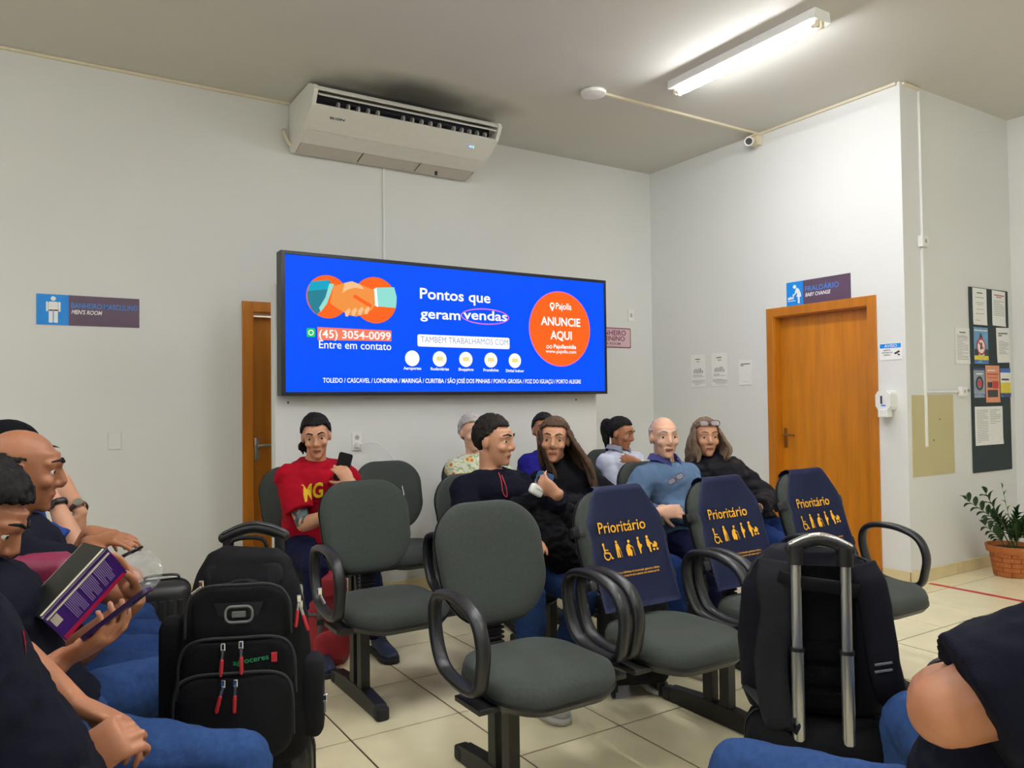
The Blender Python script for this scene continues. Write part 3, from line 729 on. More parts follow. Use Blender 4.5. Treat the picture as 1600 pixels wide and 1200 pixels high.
def bars(t_, w, h):
    bm = NB(); r = random.Random(3)
    for k in range(6): b2(bm, w*(0.2+k*0.11), w*(0.2+k*0.11)+0.006, -0.0030, -0.0012, h*0.42, h*(0.5+0.12*r.random()))
    obj('chart', bm, 'ink', t_)
    bm = NB(); b2(bm, w*.3, w*.62, -0.0030, -0.0012, h*.84, h*.865); b2(bm, w*.38, w*.6, -0.0030, -0.0012, h*.77, h*.785); obj('heading', bm, 'ink', t_)
def rect(t_, w, h, x0, z0, x1, z1, m, name='picture', y=-0.0018):
    bm = NB(); b2(bm, w*x0, w*x1, y-0.001, y, h*z0, h*z1); return obj(name, bm, m, t_)
NR = (-1, 0, 0); AR = (0, -1, 0)
sheet('white chart notice on the door wall, leftmost of three', (XR, 5.417, 1.498), AR, NR, 0.19, 0.31, lines(.05, .95, .05, .2, 7, .008, 2)+lines(.1, .9, .3, .36, 3, .01, 5), pict=bars, group='white notices on the door wall')
sheet('white chart notice on the door wall, middle of three', (XR, 5.150, 1.500), AR, NR, 0.194, 0.31, lines(.05, .95, .05, .2, 7, .008, 6)+lines(.1, .9, .3, .36, 3, .01, 8), pict=bars, group='white notices on the door wall')
def head(t_, w, h):
    bm = NB(); b2(bm, w*.15, w*.85, -0.0030, -0.0012, h*.82, h*.85); b2(bm, w*.15, w*.4, -0.0030, -0.0012, h*.76, h*.785); obj('heading', bm, 'ink', t_)
sheet('small white notice nearest the wooden door frame', (XR, 4.826, 1.502), AR, NR, 0.152, 0.225, [(.3, .75, .12, .01)], pict=head, group='white notices on the door wall')
NC = (0, -1, 0); AC_ = (1, 0, 0)
t = thing('notice_board', 'tall dark green felt notice board in the wall recess', 'notice board', (6.70, YC, 0.762))
bm = NB(); b2(bm, -0.305, 0.305, -0.012, 0, 0, 1.49, 0.002); obj('panel', bm, 'board_green', t)
bl = 0.013
def hd2(t_, w, h):
    bm = NB(); b2(bm, w*.3, w*.7, -0.0030, -0.0012, h*.86, h*.885); b2(bm, w*.2, w*.8, -0.0030, -0.0012, h*.74, h*.75); obj('heading', bm, 'ink', t_)
mat('ink_red', (170, 60, 66), 0.7)
def hd3(t_, w, h):
    bm = NB(); b2(bm, w*.15, w*.9, -0.0030, -0.0012, h*.86, h*.885); b2(bm, w*.3, w*.7, -0.0030, -0.0012, h*.81, h*.83); obj('heading', bm, 'ink_red', t_)
sheet('white sheet at the top left of the green notice board', (6.435, YC, 1.950), AC_, NC, 0.215, 0.297, [(.2, .8, .6, .012), (.3, .7, .55, .012), (.25, .75, .42, .012), (.2, .8, .3, .012), (.15, .5, .12, .012)], pict=hd2, lift=bl, group='sheets on the notice board')
sheet('white sheet with red heading at the top right of the notice board', (6.735, YC, 1.955), AC_, NC, 0.215, 0.292, lines(.1, .9, .3, .7, 9, .012, 4), pict=hd3, lift=bl, tilt=0.02, group='sheets on the notice board')
sheet('white text sheet taped to the wall left of the notice board', (6.178, YC, 1.632), AC_, NC, 0.218, 0.285, lines(.12, .88, .12, .78, 16, .01, 9), pict=hd2, lift=0.002, group='sheets on the notice board')
mat('poster_sky', (110, 160, 200), 0.5, var=0.15, scale=12); mat('poster_yellow', (228, 210, 60), 0.5); mat('poster_dark', (50, 52, 60), 0.5); mat('poster_red', (200, 50, 50), 0.5)
mat('poster_orange', (226, 150, 110), 0.5); mat('poster_navy', (50, 70, 120), 0.5); mat('poster_blue', (70, 110, 190), 0.5); mat('poster_grey', (150, 160, 175), 0.5, var=.1)
def pring(t_, c, r, w_, m, y=-0.0035):
    bm = NB(); loft(bm, [(c[0]+r*math.cos(2*PI*k/20), y, c[1]+r*math.sin(2*PI*k/20)) for k in range(20)], [(w_, 0.0006)]*20, 4, up=None, closed=True) if False else None
    A = []; B = []
    for k in range(24):
        a = 2*PI*k/24; A.append(bm.verts.new((c[0]+r*math.cos(a), y, c[1]+r*math.sin(a)))); B.append(bm.verts.new((c[0]+(r-w_)*math.cos(a), y, c[1]+(r-w_)*math.sin(a))))
    for k in range(24): bm.faces.new((A[k], A[(k+1) % 24], B[(k+1) % 24], B[k]))
    obj('ring', bm, m, t_)
def poster1(t_, w, h):
    rect(t_, w, h, 0.0, .02, 1, .16, 'poster_blue'); rect(t_, w, h, 0, .1, 1, .22, 'poster_yellow', y=-0.0024); rect(t_, w, h, .02, .22, .98, .4, 'poster_dark', y=-0.0022); rect(t_, w, h, .3, .22, .7, .45, 'paper', y=-0.0026)
    pshape(t_, circ(w*.48, h*.47, w*.28, 24), 'paper', -0.0032, 'disc'); pring(t_, (w*.48, h*.47), w*.32, w*.07, 'poster_red', -0.0041)
    pshape(t_, [(w*.4, h*.4), (w*.5, h*.38), (w*.56, h*.5), (w*.5, h*.6), (w*.42, h*.55)], 'poster_dark', -0.0042); pshape(t_, [(w*.3, h*.62), (w*.3, h*.56), (w*.6, h*.4), (w*.66, h*.42)], 'poster_red', -0.0044)
    pshape(t_, [(w*.35, h*.68), (w*.6, h*.7), (w*.55, h*.8), (w*.42, h*.86), (w*.4, h*.75)], 'poster_dark', -0.0032); rect(t_, w, h, .05, .9, .95, .93, 'paper')
sheet('blue and yellow poster with red prohibition ring on the notice board', (6.437, YC, 1.637), AC_, NC, 0.22, 0.293, [], base='poster_sky', pict=poster1, lift=bl, name='poster', cat='poster')
sheet('white text sheet at the right edge of the notice board', (6.80, YC, 1.648), AC_, NC, 0.212, 0.29, lines(.15, .9, .25, .6, 9, .012, 14), pict=hd3 if False else head, lift=bl, tilt=-0.03, group='sheets on the notice board')
def poster2(t_, w, h):
    pring(t_, (w*.5, h*.48), w*.34, w*.12, 'poster_dark'); pshape(t_, circ(w*.5, h*.48, w*.16, 16), 'poster_red', -0.0032, 'disc'); rect(t_, w, h, 0, 0, 1, .12, 'poster_blue'); rect(t_, w, h, .2, .78, .8, .82, 'paper'); rect(t_, w, h, 0, .92, 1, 1, 'poster_navy')
sheet('grey-blue leaflet with dark ring on the notice board', (6.42, YC, 1.362), AC_, NC, 0.17, 0.24, [], base='poster_grey', pict=poster2, lift=bl, name='leaflet', cat='leaflet', group='leaflets on the notice board')
def poster3(t_, w, h):
    rect(t_, w, h, .12, .4, .45, .55, 'poster_dark'); rect(t_, w, h, .48, .38, .9, .58, 'poster_red'); rect(t_, w, h, .12, .14, .85, .34, 'poster_dark'); rect(t_, w, h, .1, .75, .9, .78, 'poster_red'); rect(t_, w, h, .15, .66, .85, .68, 'poster_red'); rect(t_, w, h, .1, .85, .7, .88, 'paper')
sheet('orange leaflet in the middle of the notice board', (6.60, YC, 1.322), AC_, NC, 0.222, 0.302, [], base='poster_orange', pict=poster3, lift=bl+0.002, name='leaflet', cat='leaflet', group='leaflets on the notice board')
def poster4(t_, w, h):
    rect(t_, w, h, 0, 0, 1, .14, 'poster_navy'); rect(t_, w, h, 0, .14, 1, .5, 'poster_yellow'); rect(t_, w, h, 0, .5, 1, .85, 'paper'); rect(t_, w, h, .1, .58, .8, .64, 'poster_dark', y=-0.0035)
sheet('blue and yellow leaflet at the right edge of the notice board', (6.838, YC, 1.364), AC_, NC, 0.17, 0.24, [], base='poster_blue', pict=poster4, lift=bl, name='leaflet', cat='leaflet', group='leaflets on the notice board')
sheet('two-column white document low on the notice board', (6.424, YC, 0.978), AC_, NC, 0.437, 0.312, lines(.06, .46, .08, .9, 20, .01, 21)+lines(.54, .92, .55, .9, 9, .01, 22), lift=bl, group='sheets on the notice board')

# ------------------------------------------------------------------ power outlet with charger
t = thing('power_outlet', 'white double wall outlet with charger below the screen', 'outlet', (1.992, PY0, 1.105))
bm = NB(); b2(bm, -0.037, 0.037, -0.01, 0, -0.062, 0.062, 0.003); obj('plate', bm, 'white_plastic', t)
for z in (0.03, -0.02):
    bm = NB(); prism(bm, [(x*1.0, z+y) for x, y in circ(0, 0, 0.018, 6)], (0, -0.01, 0), (1, 0, 0), (0, 0, 1), (0, -0.002, 0)); obj('socket', bm, 'grey_plastic', t)
tc_ = thing('phone_charger', 'white charger plug in the outlet with hanging cable', 'charger', (1.992, PY0-0.012, 1.085))
bm = NB(); b2(bm, -0.014, 0.014, -0.045, 0, -0.018, 0.018, 0.004); obj('plug', bm, 'white_plastic', tc_)
PHONE_RED = at_d(536, 740, 4.12)
pts = smooth_path([Vector((0, -0.045, 0)), Vector((0.11, -0.10, 0.01)), Vector((0.20, -0.20, -0.12)), Vector((0.14, -0.45, -0.27)), Vector((-0.02, -0.75, -0.29)), PHONE_RED+Vector((0.01, 0.02, -0.07))-Vector((1.992, PY0-0.012, 1.085))], 8)
bm = NB(); loft(bm, pts, 0.0032, 6); obj('cable', bm, 'cord_white', tc_, smooth=True)
# ------------------------------------------------------------------ beam seating
def profile_ring(w, d, r, n=7):
    return rrect(-w/2, -d/2, w/2, d/2, r, n)
def seat_cushion_bm():
    """rounded seat with a drooping front edge; x right, -y front, top near z=0.475"""
    bm = NB(); rings = []
    spec = [(0.90, 0.405), (0.97, 0.412), (1.0, 0.428), (0.995, 0.448), (0.965, 0.466), (0.90, 0.477), (0.75, 0.483), (0.45, 0.484), (0.15, 0.482)]
    base = rrect(-0.245, -0.222, 0.245, 0.235, 0.15, 8)
    for k, z in spec:
        ring = []
        for x, y in base:
            yy = y*k; xx = x*k
            # back narrower than the front
            xx *= 1.0-0.10*max(0, (yy+0.1)/0.34)
            droop = -0.028*max(0, (-yy-0.10)/0.145)**2 + 0.012*max(0, yy/0.235)
            dish = -0.006*max(0, 1-(abs(xx)/0.16)**2)*max(0, 1-((yy-0.06)/0.16)**2) if k < 0.96 else 0
            ring.append(bm.verts.new((xx, yy, z+droop+dish)))
        rings.append(ring)
    n = len(base)
    for A, B in zip(rings, rings[1:]):
        for k in range(n): bm.faces.new((A[k], A[(k+1) % n], B[(k+1) % n], B[k]))
    bm.faces.new(rings[0][::-1]); bm.faces.new(rings[-1])
    return bm
def seat_shell_bm():
    bm = NB(); rings = []
    base = rrect(-0.245, -0.222, 0.245, 0.235, 0.15, 8)
    for k, z in ((0.75, 0.385), (0.94, 0.392), (1.012, 0.418), (1.006, 0.428), (0.9, 0.42)):
        ring = []
        for x, y in base:
            yy = y*k; xx = x*k*(1.0-0.10*max(0, (y*k+0.1)/0.34))
            ring.append(bm.verts.new((xx, yy, z-0.028*max(0, (-yy-0.10)/0.145)**2+0.012*max(0, yy/0.235))))
        rings.append(ring)
    n = len(base)
    for A, B in zip(rings, rings[1:]):
        for k in range(n): bm.faces.new((A[k], A[(k+1) % n], B[(k+1) % n], B[k]))
    bm.faces.new(rings[0][::-1]); bm.faces.new(rings[-1])
    return bm
BK_O = Vector((0, 0.262, 0.545)); BK_U = Vector((0, 0.150, 0.438)).normalized(); BK_N = Vector((0, -BK_U.z, BK_U.y)); BK_H = 0.455
def back_outline(k=1.0, grow=0.0):
    """outline in (x, v) with v along the back: wider in the middle, rounded"""
    out = []
    for x, v in rrect(-0.232, 0.0, 0.232, BK_H, 0.155, 9):
        f = v/BK_H
        w = 0.86+0.14*min(1, f/0.45) if f < 0.45 else 1.0-0.05*((f-0.45)/0.55)**2
        out.append((x*w, v))
    cx, cv = 0.0, BK_H/2
    return [((x-cx)*k+cx+math.copysign(grow, x) if False else (x-cx)*k, (v-cv)*k+cv) for x, v in out]
def bend(x, v): return 0.045*(x/0.23)**2 + 0.02*((v-BK_H*0.35)/0.25)**2     # wings and top come forward
def back_pt(x, v, off): 
    return BK_O + Vector((x, 0, 0)) + BK_U*v + BK_N*(off + bend(x, v)*0.55)
def back_bm(spec):
    bm = NB(); rings = []
    for k, off in spec: rings.append([bm.verts.new(back_pt(x, v, off)) for x, v in back_outline(k)])
    n = len(rings[0])
    for A, B in zip(rings, rings[1:]):
        for k in range(n): bm.faces.new((A[k], A[(k+1) % n], B[(k+1) % n], B[k]))
    for R_, s in ((rings[0], 1), (rings[-1], -1)):
        bm.faces.new(R_[::-1] if s > 0 else R_)
    return bm
ARM_PATH = smooth_path([(0, -0.118, 0.515), (0, -0.128, 0.60), (0, -0.09, 0.68), (0, 0.0, 0.718), (0, 0.10, 0.725), (0, 0.178, 0.706), (0, 0.208, 0.65), (0, 0.195, 0.56), (0, 0.155, 0.487), (0, 0.09, 0.455), (0, -0.03, 0.443), (0, -0.095, 0.46)], 5, closed=True)
def arm_bm():
    bm = NB(); loft(bm, ARM_PATH, [(0.026, 0.0155)]*len(ARM_PATH), 10, up=(1, 0, 0), closed=True, power=2.6)
    return bm
_proto = {}
def seat_unit(parent, x, y=0.0, arms=(1, 1)):
    P = _proto
    if not P:
        P['shell'] = obj('seat_shell', seat_shell_bm(), 'black_plastic', parent, auto=0.7)
        s = P['shell']
        P['cushion'] = obj('seat_cushion', seat_cushion_bm(), 'upholstery', s, smooth=True)
        P['back'] = obj('backrest', back_bm([(0.93, 0.006), (0.985, 0.010), (1.0, 0.022), (0.985, 0.036), (0.94, 0.046), (0.82, 0.053), (0.55, 0.056), (0.25, 0.056), (0.05, 0.056)]), 'upholstery', s, smooth=True)
        P['bshell'] = obj('back_shell', back_bm([(0.05, -0.016), (0.6, -0.016), (0.9, -0.010), (1.0, 0.0), (1.012, 0.012), (0.97, 0.012), (0.9, 0.004)]), 'black_plastic', s, auto=0.9)
        bm = NB()
        pts = smooth_path([(0, 0.05, 0.375), (0, 0.22, 0.375), (0, 0.287, 0.42), (0, 0.297, 0.53), (0, 0.315, 0.66)], 4)
        loft(bm, pts, [(0.010, 0.036)]*len(pts), 10, up=(0, 1, 0), power=4)
        for k in range(7): box(bm, (0, 0.292, 0.43+k*0.018), (0.082, 0.034, 0.010), 0.003, seg=1)
        P['strut'] = obj('back_strut', bm, 'black_plastic', s, auto=0.6)
        bm = arm_bm(); P['arm'] = obj('armrest', bm, 'arm_plastic', s, auto=0.9)
        P['arm'].location = (0.288, 0, 0)
        bm = NB(); b2(bm, 0.225, 0.30, -0.12, 0.045, 0.39, 0.408, 0.003)
        P['brk'] = obj('arm_bracket', bm, 'black_metal', s)
        share(P['arm'], s, (-0.288, 0, 0)); share(P['brk'], s, rot=(0, 0, 0)).scale = (-1, 1, 1)
        s.location = (x, y, 0)
        if not arms[0] or not arms[1]:
            for c in list(s.children):
                if c.name.startswith('arm'): bpy.data.objects.remove(c)
        return s
    s = share(P['shell'], parent, (x, y, 0))
    for k in ('cushion', 'back', 'bshell', 'strut'): share(P[k], s)
    for side, on in ((-1, arms[0]), (1, arms[1])):
        if on:
            share(P['arm'], s, (0.288*side, 0, 0)); share(P['brk'], s).scale = (side, 1, 1)
    return s
def bench(label, loc, rotz, xs, feet, arms=None, group='beam seating benches'):
    t = thing('beam_bench', label, 'bench', loc, rotz, group)
    x0, x1 = min(xs)-0.22, max(xs)+0.22
    bm = NB(); b2(bm, x0, x1, 0.065, 0.125, 0.325, 0.375, 0.004); obj('beam', bm, 'beam_metal', t)
    for i, x in enumerate(xs):
        seat_unit(t, x, 0.0, arms[i] if arms else (1, 1))
    fp = None
    for fx in feet:
        bm = NB()
        pr = [(-0.155, 0.0), (-0.155, 0.045), (-0.13, 0.06), (0.02, 0.075), (0.24, 0.075), (0.40, 0.06), (0.425, 0.045), (0.425, 0.0)]
        prism(bm, pr, (fx-0.026, 0, 0.004), (0, 1, 0), (0, 0, 1), (0.052, 0, 0)); f = obj('foot', bm, 'black_metal', t)
        for y in (0.065, 0.16):
            bm = NB(); b2(bm, fx-0.022, fx+0.022, y-0.026, y+0.026, 0.07, 0.33, 0.003); obj('post', bm, 'black_metal', f)
        for y in (-0.14, 0.41):
            bm = NB(); b2(bm, fx-0.03, fx+0.03, y-0.028, y+0.028, 0.0, 0.058, 0.012); obj('end_cap', bm, 'rubber', f)
    return t
FY, MY, BY = 2.235, 3.315, 4.46
XF = [1.505, 2.145, 2.785, 3.41]; XM = [1.43, 2.05, 2.68, 3.29, 3.91]; XBk = [1.44, 2.05, 2.68, 3.30, 3.93]
def rel(xs): c = xs[0]; return [x-c for x in xs]
bench('front beam bench of four dark grey seats, three with blue priority covers', (XF[0], FY, 0), 0, rel(XF), [1.435-XF[0], 2.515-XF[0], 3.45-XF[0]])
bench('middle beam bench behind the priority seats, one seat empty', (XM[0], MY, 0), 0, rel(XM), [1.32-XM[0], 2.37-XM[0], 3.6-XM[0]])
bench('rear beam bench without armrests along the white partition', (XBk[0], BY, 0), 0, rel(XBk), [1.74-XBk[0], 2.99-XBk[0], 3.75-XBk[0]], arms=[(0, 0)]*5)
LX, LYs = -0.06, [1.50, 2.12, 2.74, 3.36, 3.98]
# left bench: local x runs toward -Y when seats face +X  (rotate so that local -y -> +x)
bench('beam bench at the left edge of the picture under five seated people', (LX, LYs[0], 0), PI/2, [y-LYs[0] for y in LYs], [0.31, 1.55, 2.3])
bench('beam bench at the lower right corner under the man with jeans', (1.57, 0.62, 0), PI, [0.0, -0.62], [-0.31])

# ------------------------------------------------------------------ priority covers
def cover(label, x, y):
    t = thing('seat_cover', label, 'seat cover', (x, y, 0), 0, 'blue priority seat covers')
    # cloth wraps the top and the front of the backrest
    def grid(off, v0, v1, nu, nv, wf):
        bm = NB(); G = []
        for j in range(nv+1):
            v = v0+(v1-v0)*j/nv; row = []
            for i in range(nu+1):
                u = -1+2*i/nu; xx = u*wf(v)+0.014
                o = off + 0.0035*noise.noise(Vector((xx*9+x, v*14, 3.1)))+0.002*noise.noise(Vector((xx*25+x, v*30, 7)))
                row.append(bm.verts.new(back_pt(xx, v, o-0.012*abs(u)**8)))
            G.append(row)
        return bm, G
    def wf(v):
        f = v/BK_H
        if f > 0.70: return 0.205-(f-0.70)/0.30*0.075
        return 0.205
    bm, G = grid(0.064, -0.045, BK_H+0.004, 22, 20, wf)
    top = G[-1]; prev = top
    for off, dv in ((0.03, 0.016), (0.0, 0.014), (-0.022, 0.0), (-0.026, -0.06), (-0.026, -0.14)):
        row = [bm.verts.new(back_pt(v.co.x, BK_H+dv, off)) for v in top]
        G.append(row)
    for A, B in zip(G, G[1:]):
        for i in range(len(A)-1): bm.faces.new((A[i], A[i+1], B[i+1], B[i]))
    bmesh.ops.solidify(bm, geom=bm.faces[:], thickness=0.0015)
    cl = obj('cloth', bm, 'cover_fabric', t, smooth=True)
    for v in (0.07, 0.29):          # straps round the sides
        for s in (-1, 1):
            bm = NB(); pts = [back_pt(s*0.205, v, 0.056), back_pt(s*0.232, v, 0.046), back_pt(s*0.245, v, 0.02), back_pt(s*0.238, v, -0.012), back_pt(s*0.20, v, -0.02)]
            loft(bm, pts, [(0.02, 0.0015)]*5, 6, up=tuple(BK_U)); obj('strap', bm, 'black_plastic', t, smooth=False)
    # print: mapped onto the curved front
    def onto(me, x0, v0, sx, sv, off=0.0695):
        for vt in me.vertices:
            px, pv = x0+vt.co.x*sx, v0+vt.co.y*sv
            vt.co = back_pt(px, pv, off)
        return me
    def ct(s, x0, x1, v, cap, bold):
        me = text_mesh(s, bold); xs = [q.co.x for q in me.vertices]; a, b = min(xs), max(xs); k = (x1-x0)/(b-a)
        for q in me.vertices: q.co.x -= a
        onto(me, x0, v, k, cap/0.70); me.materials.clear(); me.materials.append(MATS['cover_print']); link(bpy.data.objects.new('lettering', me), t)
    ct('Prioritário', -0.140, 0.118, 0.268, 0.046, 0.006)
    ct('Prioridade aos deficientes de locomoção, gestantes, idosos,', -0.118, 0.142, 0.098, 0.0085, 0.01)
    ct('pessoas com crianças de colo e pessoas com autismo por lei', -0.108, 0.135, 0.084, 0.0085, 0.01)
    def pic(polys, x0, v0, s):
        for poly in polys:
            bm = NB(); bm.faces.new([bm.verts.new(back_pt(x0+px*s, v0+pv*s, 0.0695)) for px, pv in poly])
            obj('pictogram', bm, 'cover_print', t)
    def seg(a, b, w):
        a, b = Vector((*a, 0)), Vector((*b, 0)); d = (b-a).normalized(); n_ = Vector((-d.y, d.x, 0))*w/2
        return [((a+n_).x, (a+n_).y), ((a-n_).x, (a-n_).y), ((b-n_).x, (b-n_).y), ((b+n_).x, (b+n_).y)]
    def arc(cx, cy, r, w, a0, a1, n=14):
        o_ = [(cx+r*math.cos(a0+(a1-a0)*k/n), cy+r*math.sin(a0+(a1-a0)*k/n)) for k in range(n+1)]
        return o_+[(cx+(r-w)*math.cos(a1-(a1-a0)*k/n), cy+(r-w)*math.sin(a1-(a1-a0)*k/n)) for k in range(n+1)]
    Z0, S1 = 0.162, 0.070
    pic([circ(-0.18, 0.92, 0.09, 12), seg((-0.17, 0.85), (-0.14, 0.4), 0.1), seg((-0.14, 0.6), (0.16, 0.58), 0.07), seg((-0.14, 0.43), (0.2, 0.4), 0.09), seg((0.2, 0.42), (0.36, 0.05), 0.09), seg((0.34, 0.06), (0.46, 0.1), 0.07), arc(0.0, 0.27, 0.28, 0.08, 2.2, 5.9)], -0.118, Z0-0.004, S1)
    pic([circ(-0.02, 0.92, 0.09, 12), rrect(-0.12, 0.42, 0.12, 0.82, 0.06), seg((-0.06, 0.45), (-0.07, 0), 0.1), seg((0.06, 0.45), (0.09, 0), 0.1), seg((0.1, 0.7), (0.2, 0.45), 0.06), seg((0.2, 0.47), (0.27, 0.0), 0.03)], -0.055, Z0+0.001, S1)
    pic([circ(0.06, 0.88, 0.095, 12), [(0.0, 0.76), (0.12, 0.7), (0.1, 0.45), (0.2, 0.3), (0.14, 0.0), (0.02, 0.0), (0.0, 0.1), (-0.12, 0.0), (-0.2, 0.1), (-0.24, 0.4), (-0.18, 0.62)], seg((0.1, 0.64), (0.3, 0.5), 0.06), seg((0.3, 0.52), (0.36, 0.0), 0.03)], 0.008, Z0, S1)
    pic([circ(-0.04, 0.93, 0.085, 12), [(-0.1, 0.82), (0.0, 0.82), (0.06, 0.6), (0.2, 0.5), (0.14, 0.38), (0.06, 0.3), (0.03, 0), (-0.05, 0), (-0.09, 0.3), (-0.14, 0.5)]], 0.066, Z0+0.004, S1)
    pic([circ(-0.16, 0.93, 0.1, 12), [(-0.26, 0.8), (-0.08, 0.82), (0.0, 0.62), (0.16, 0.5), (0.14, 0.44), (0.02, 0.5), (-0.02, 0.3), (0.0, 0.0), (-0.12, 0.0), (-0.16, 0.28), (-0.26, 0.4)], [(0.12, 0.28), (0.44, 0.26), (0.5, 0.46), (0.4, 0.6), (0.28, 0.62), (0.26, 0.46), (0.14, 0.44)], circ(0.2, 0.14, 0.08, 10), circ(0.44, 0.14, 0.08, 10)], 0.122, Z0+0.004, S1)
    return t
cover('blue Prioritário cover on the seat nearest the uncovered front seat', XF[1], FY)
cover('blue Prioritário cover on the middle of the three priority seats', XF[2], FY)
cover('blue Prioritário cover on the priority seat nearest the wooden door', XF[3], FY)

# ------------------------------------------------------------------ potted plant
t = thing('potted_plant', 'small glossy-leaved plant in a brick-pattern terracotta pot', 'plant', (6.40, 2.985, 0)); t.scale = (.94, .94, 1.0)
bm = NB(); lathe(bm, [(0.118, 0.0), (0.124, 0.004), (0.155, 0.19), (0.150, 0.19), (0.13, 0.18), (0.11, 0.02)], 40); pot = obj('pot', bm, 'pot_joint', t, auto=0.6)
bm = NB(); lathe(bm, [(0.150, 0.182), (0.176, 0.184), (0.186, 0.236), (0.172, 0.236), (0.160, 0.20)], 40); obj('pot_rim', bm, 'terracotta', t, auto=0.6)
rows_ = 5
for rI in range(rows_):
    za, zb = 0.004+rI*0.037, 0.004+rI*0.037+0.033
    ra, rb = 0.124+0.031*(za/0.19), 0.124+0.031*(zb/0.19)
    nb = 7
    for k in range(nb):
        a0 = 2*PI*(k+(0.5 if rI % 2 else 0))/nb+0.02; a1 = 2*PI*(k+1+(0.5 if rI % 2 else 0))/nb-0.02
        bm = NB(); C4 = []
        ns = 5
        for r0, r1 in ((ra-0.004, rb-0.004), (ra+0.004, rb+0.004)):
            C4.append([[bm.verts.new((r*math.cos(a0+(a1-a0)*q/ns), r*math.sin(a0+(a1-a0)*q/ns), z)) for q in range(ns+1)] for r, z in ((r0, za), (r1, zb))])
        I, O_ = C4
        for q in range(ns):
            bm.faces.new((O_[0][q], O_[0][q+1], O_[1][q+1], O_[1][q])); bm.faces.new((O_[0][q], I[0][q], I[0][q+1], O_[0][q+1])); bm.faces.new((O_[1][q], O_[1][q+1], I[1][q+1], I[1][q]))
        for q in (0, ns): bm.faces.new((O_[0][q], O_[1][q], I[1][q], I[0][q]))
        obj('brick', bm, 'terracotta', pot)
bm = NB(); lathe(bm, [(0.158, 0.19), (0.158, 0.205), (0.001, 0.212)], 30); obj('soil', bm, 'soil', t)
def leaflet_bm(L, W):
    bm = NB(); n = 5; l = []; r = []; c = []
    for k in range(n+1):
        f = k/n; w = W*math.sin(PI*min(1, f*0.92+0.08))**0.8; z = 0.12*L*math.sin(f*PI)
        c.append(bm.verts.new((0, L*f, z-0.002))); l.append(bm.verts.new((-w, L*f, z+w*0.35))); r.append(bm.verts.new((w, L*f, z+w*0.35)))
    for k in range(n):
        bm.faces.new((l[k], c[k], c[k+1], l[k+1])); bm.faces.new((c[k], r[k], r[k+1], c[k+1]))
    bmesh.ops.solidify(bm, geom=bm.faces[:], thickness=0.0012)
    return bm
lp = None
camR = CR.copy()
def frond(base, tip, sag, nl, L, m, r0=0.006, flat=None):
    global lp
    b, e = Vector(base), Vector(tip); mid = (b+e)/2+Vector(sag)
    pts = smooth_path([b, b.lerp(mid, .55)+Vector(sag)*.2, mid, e], 5)
    bm = NB(); loft(bm, pts, [r0*(1-0.7*k/(len(pts)-1)) for k in range(len(pts))], 6); st = obj('stem', bm, 'leaf_stem' if m == 'leaf' else 'leaf_young', t, smooth=True)
    n = len(pts)
    for k in range(nl):
        f = 0.28+0.72*k/(nl-1); i = min(n-2, int(f*(n-1))); p = pts[i].lerp(pts[i+1], f*(n-1)-i); d = (pts[i+1]-pts[i]).normalized()
        side = Vector((0.84, -0.54, 0)).cross(d) if False else d.cross(Vector((0.45, 0.85, 0.2))).normalized()
        s = 1 if k % 2 else -1
        dirv = (side*s*0.8+d*0.75+Vector((0, 0, 0.12))).normalized() if k < nl-1 else d
        bmx = leaflet_bm(L*(1.0-0.35*abs(f-0.55)), L*0.20)
        q = dirv.to_track_quat('Y', 'Z')
        for v in bmx.verts: v.co = q @ v.co + p
        obj('leaflet', bmx, m, st, smooth=True)
o = Vector((6.40, 2.985, 0))
def pp(px, py, dy=0.0): return at_y(px, py, 2.985+dy)-o
bs = [Vector((random.uniform(-.04, .04), random.uniform(-.04, .04), 0.205)) for _ in range(12)]
frond(bs[0]+Vector((-.03, 0, 0)), pp(1504, 781), (0.05, 0, .05), 20, 0.095, 'leaf')
frond(bs[1], pp(1538, 771, -.05), (0.0, 0, .0), 19, 0.095, 'leaf')
frond(bs[2], pp(1565, 762, .04), (0.03, 0, .0), 10, 0.05, 'leaf_young', 0.004)
frond(bs[3]+Vector((-.03, 0, 0)), pp(1532, 818, -.08), (0.0, 0, .02), 12, 0.090, 'leaf')
frond(bs[4]+Vector((.03, 0, 0)), pp(1590, 803, -.04), (-0.02, 0, .02), 19, 0.095, 'leaf')
frond(bs[5]+Vector((.04, 0, 0)), pp(1612, 806, .03), (-0.02, 0, .03), 19, 0.101, 'leaf')
frond(bs[6]+Vector((.04, 0, 0)), pp(1622, 822, -.1), (0.0, 0, .03), 16, 0.101, 'leaf')
frond(bs[7]+Vector((.02, -.03, 0)), pp(1585, 825, -.14), (0.0, 0, .02), 16, 0.095, 'leaf')
frond(bs[8]+Vector((.05, 0, 0)), pp(1640, 800, .0), (0.0, 0, .03), 17, 0.101, 'leaf')
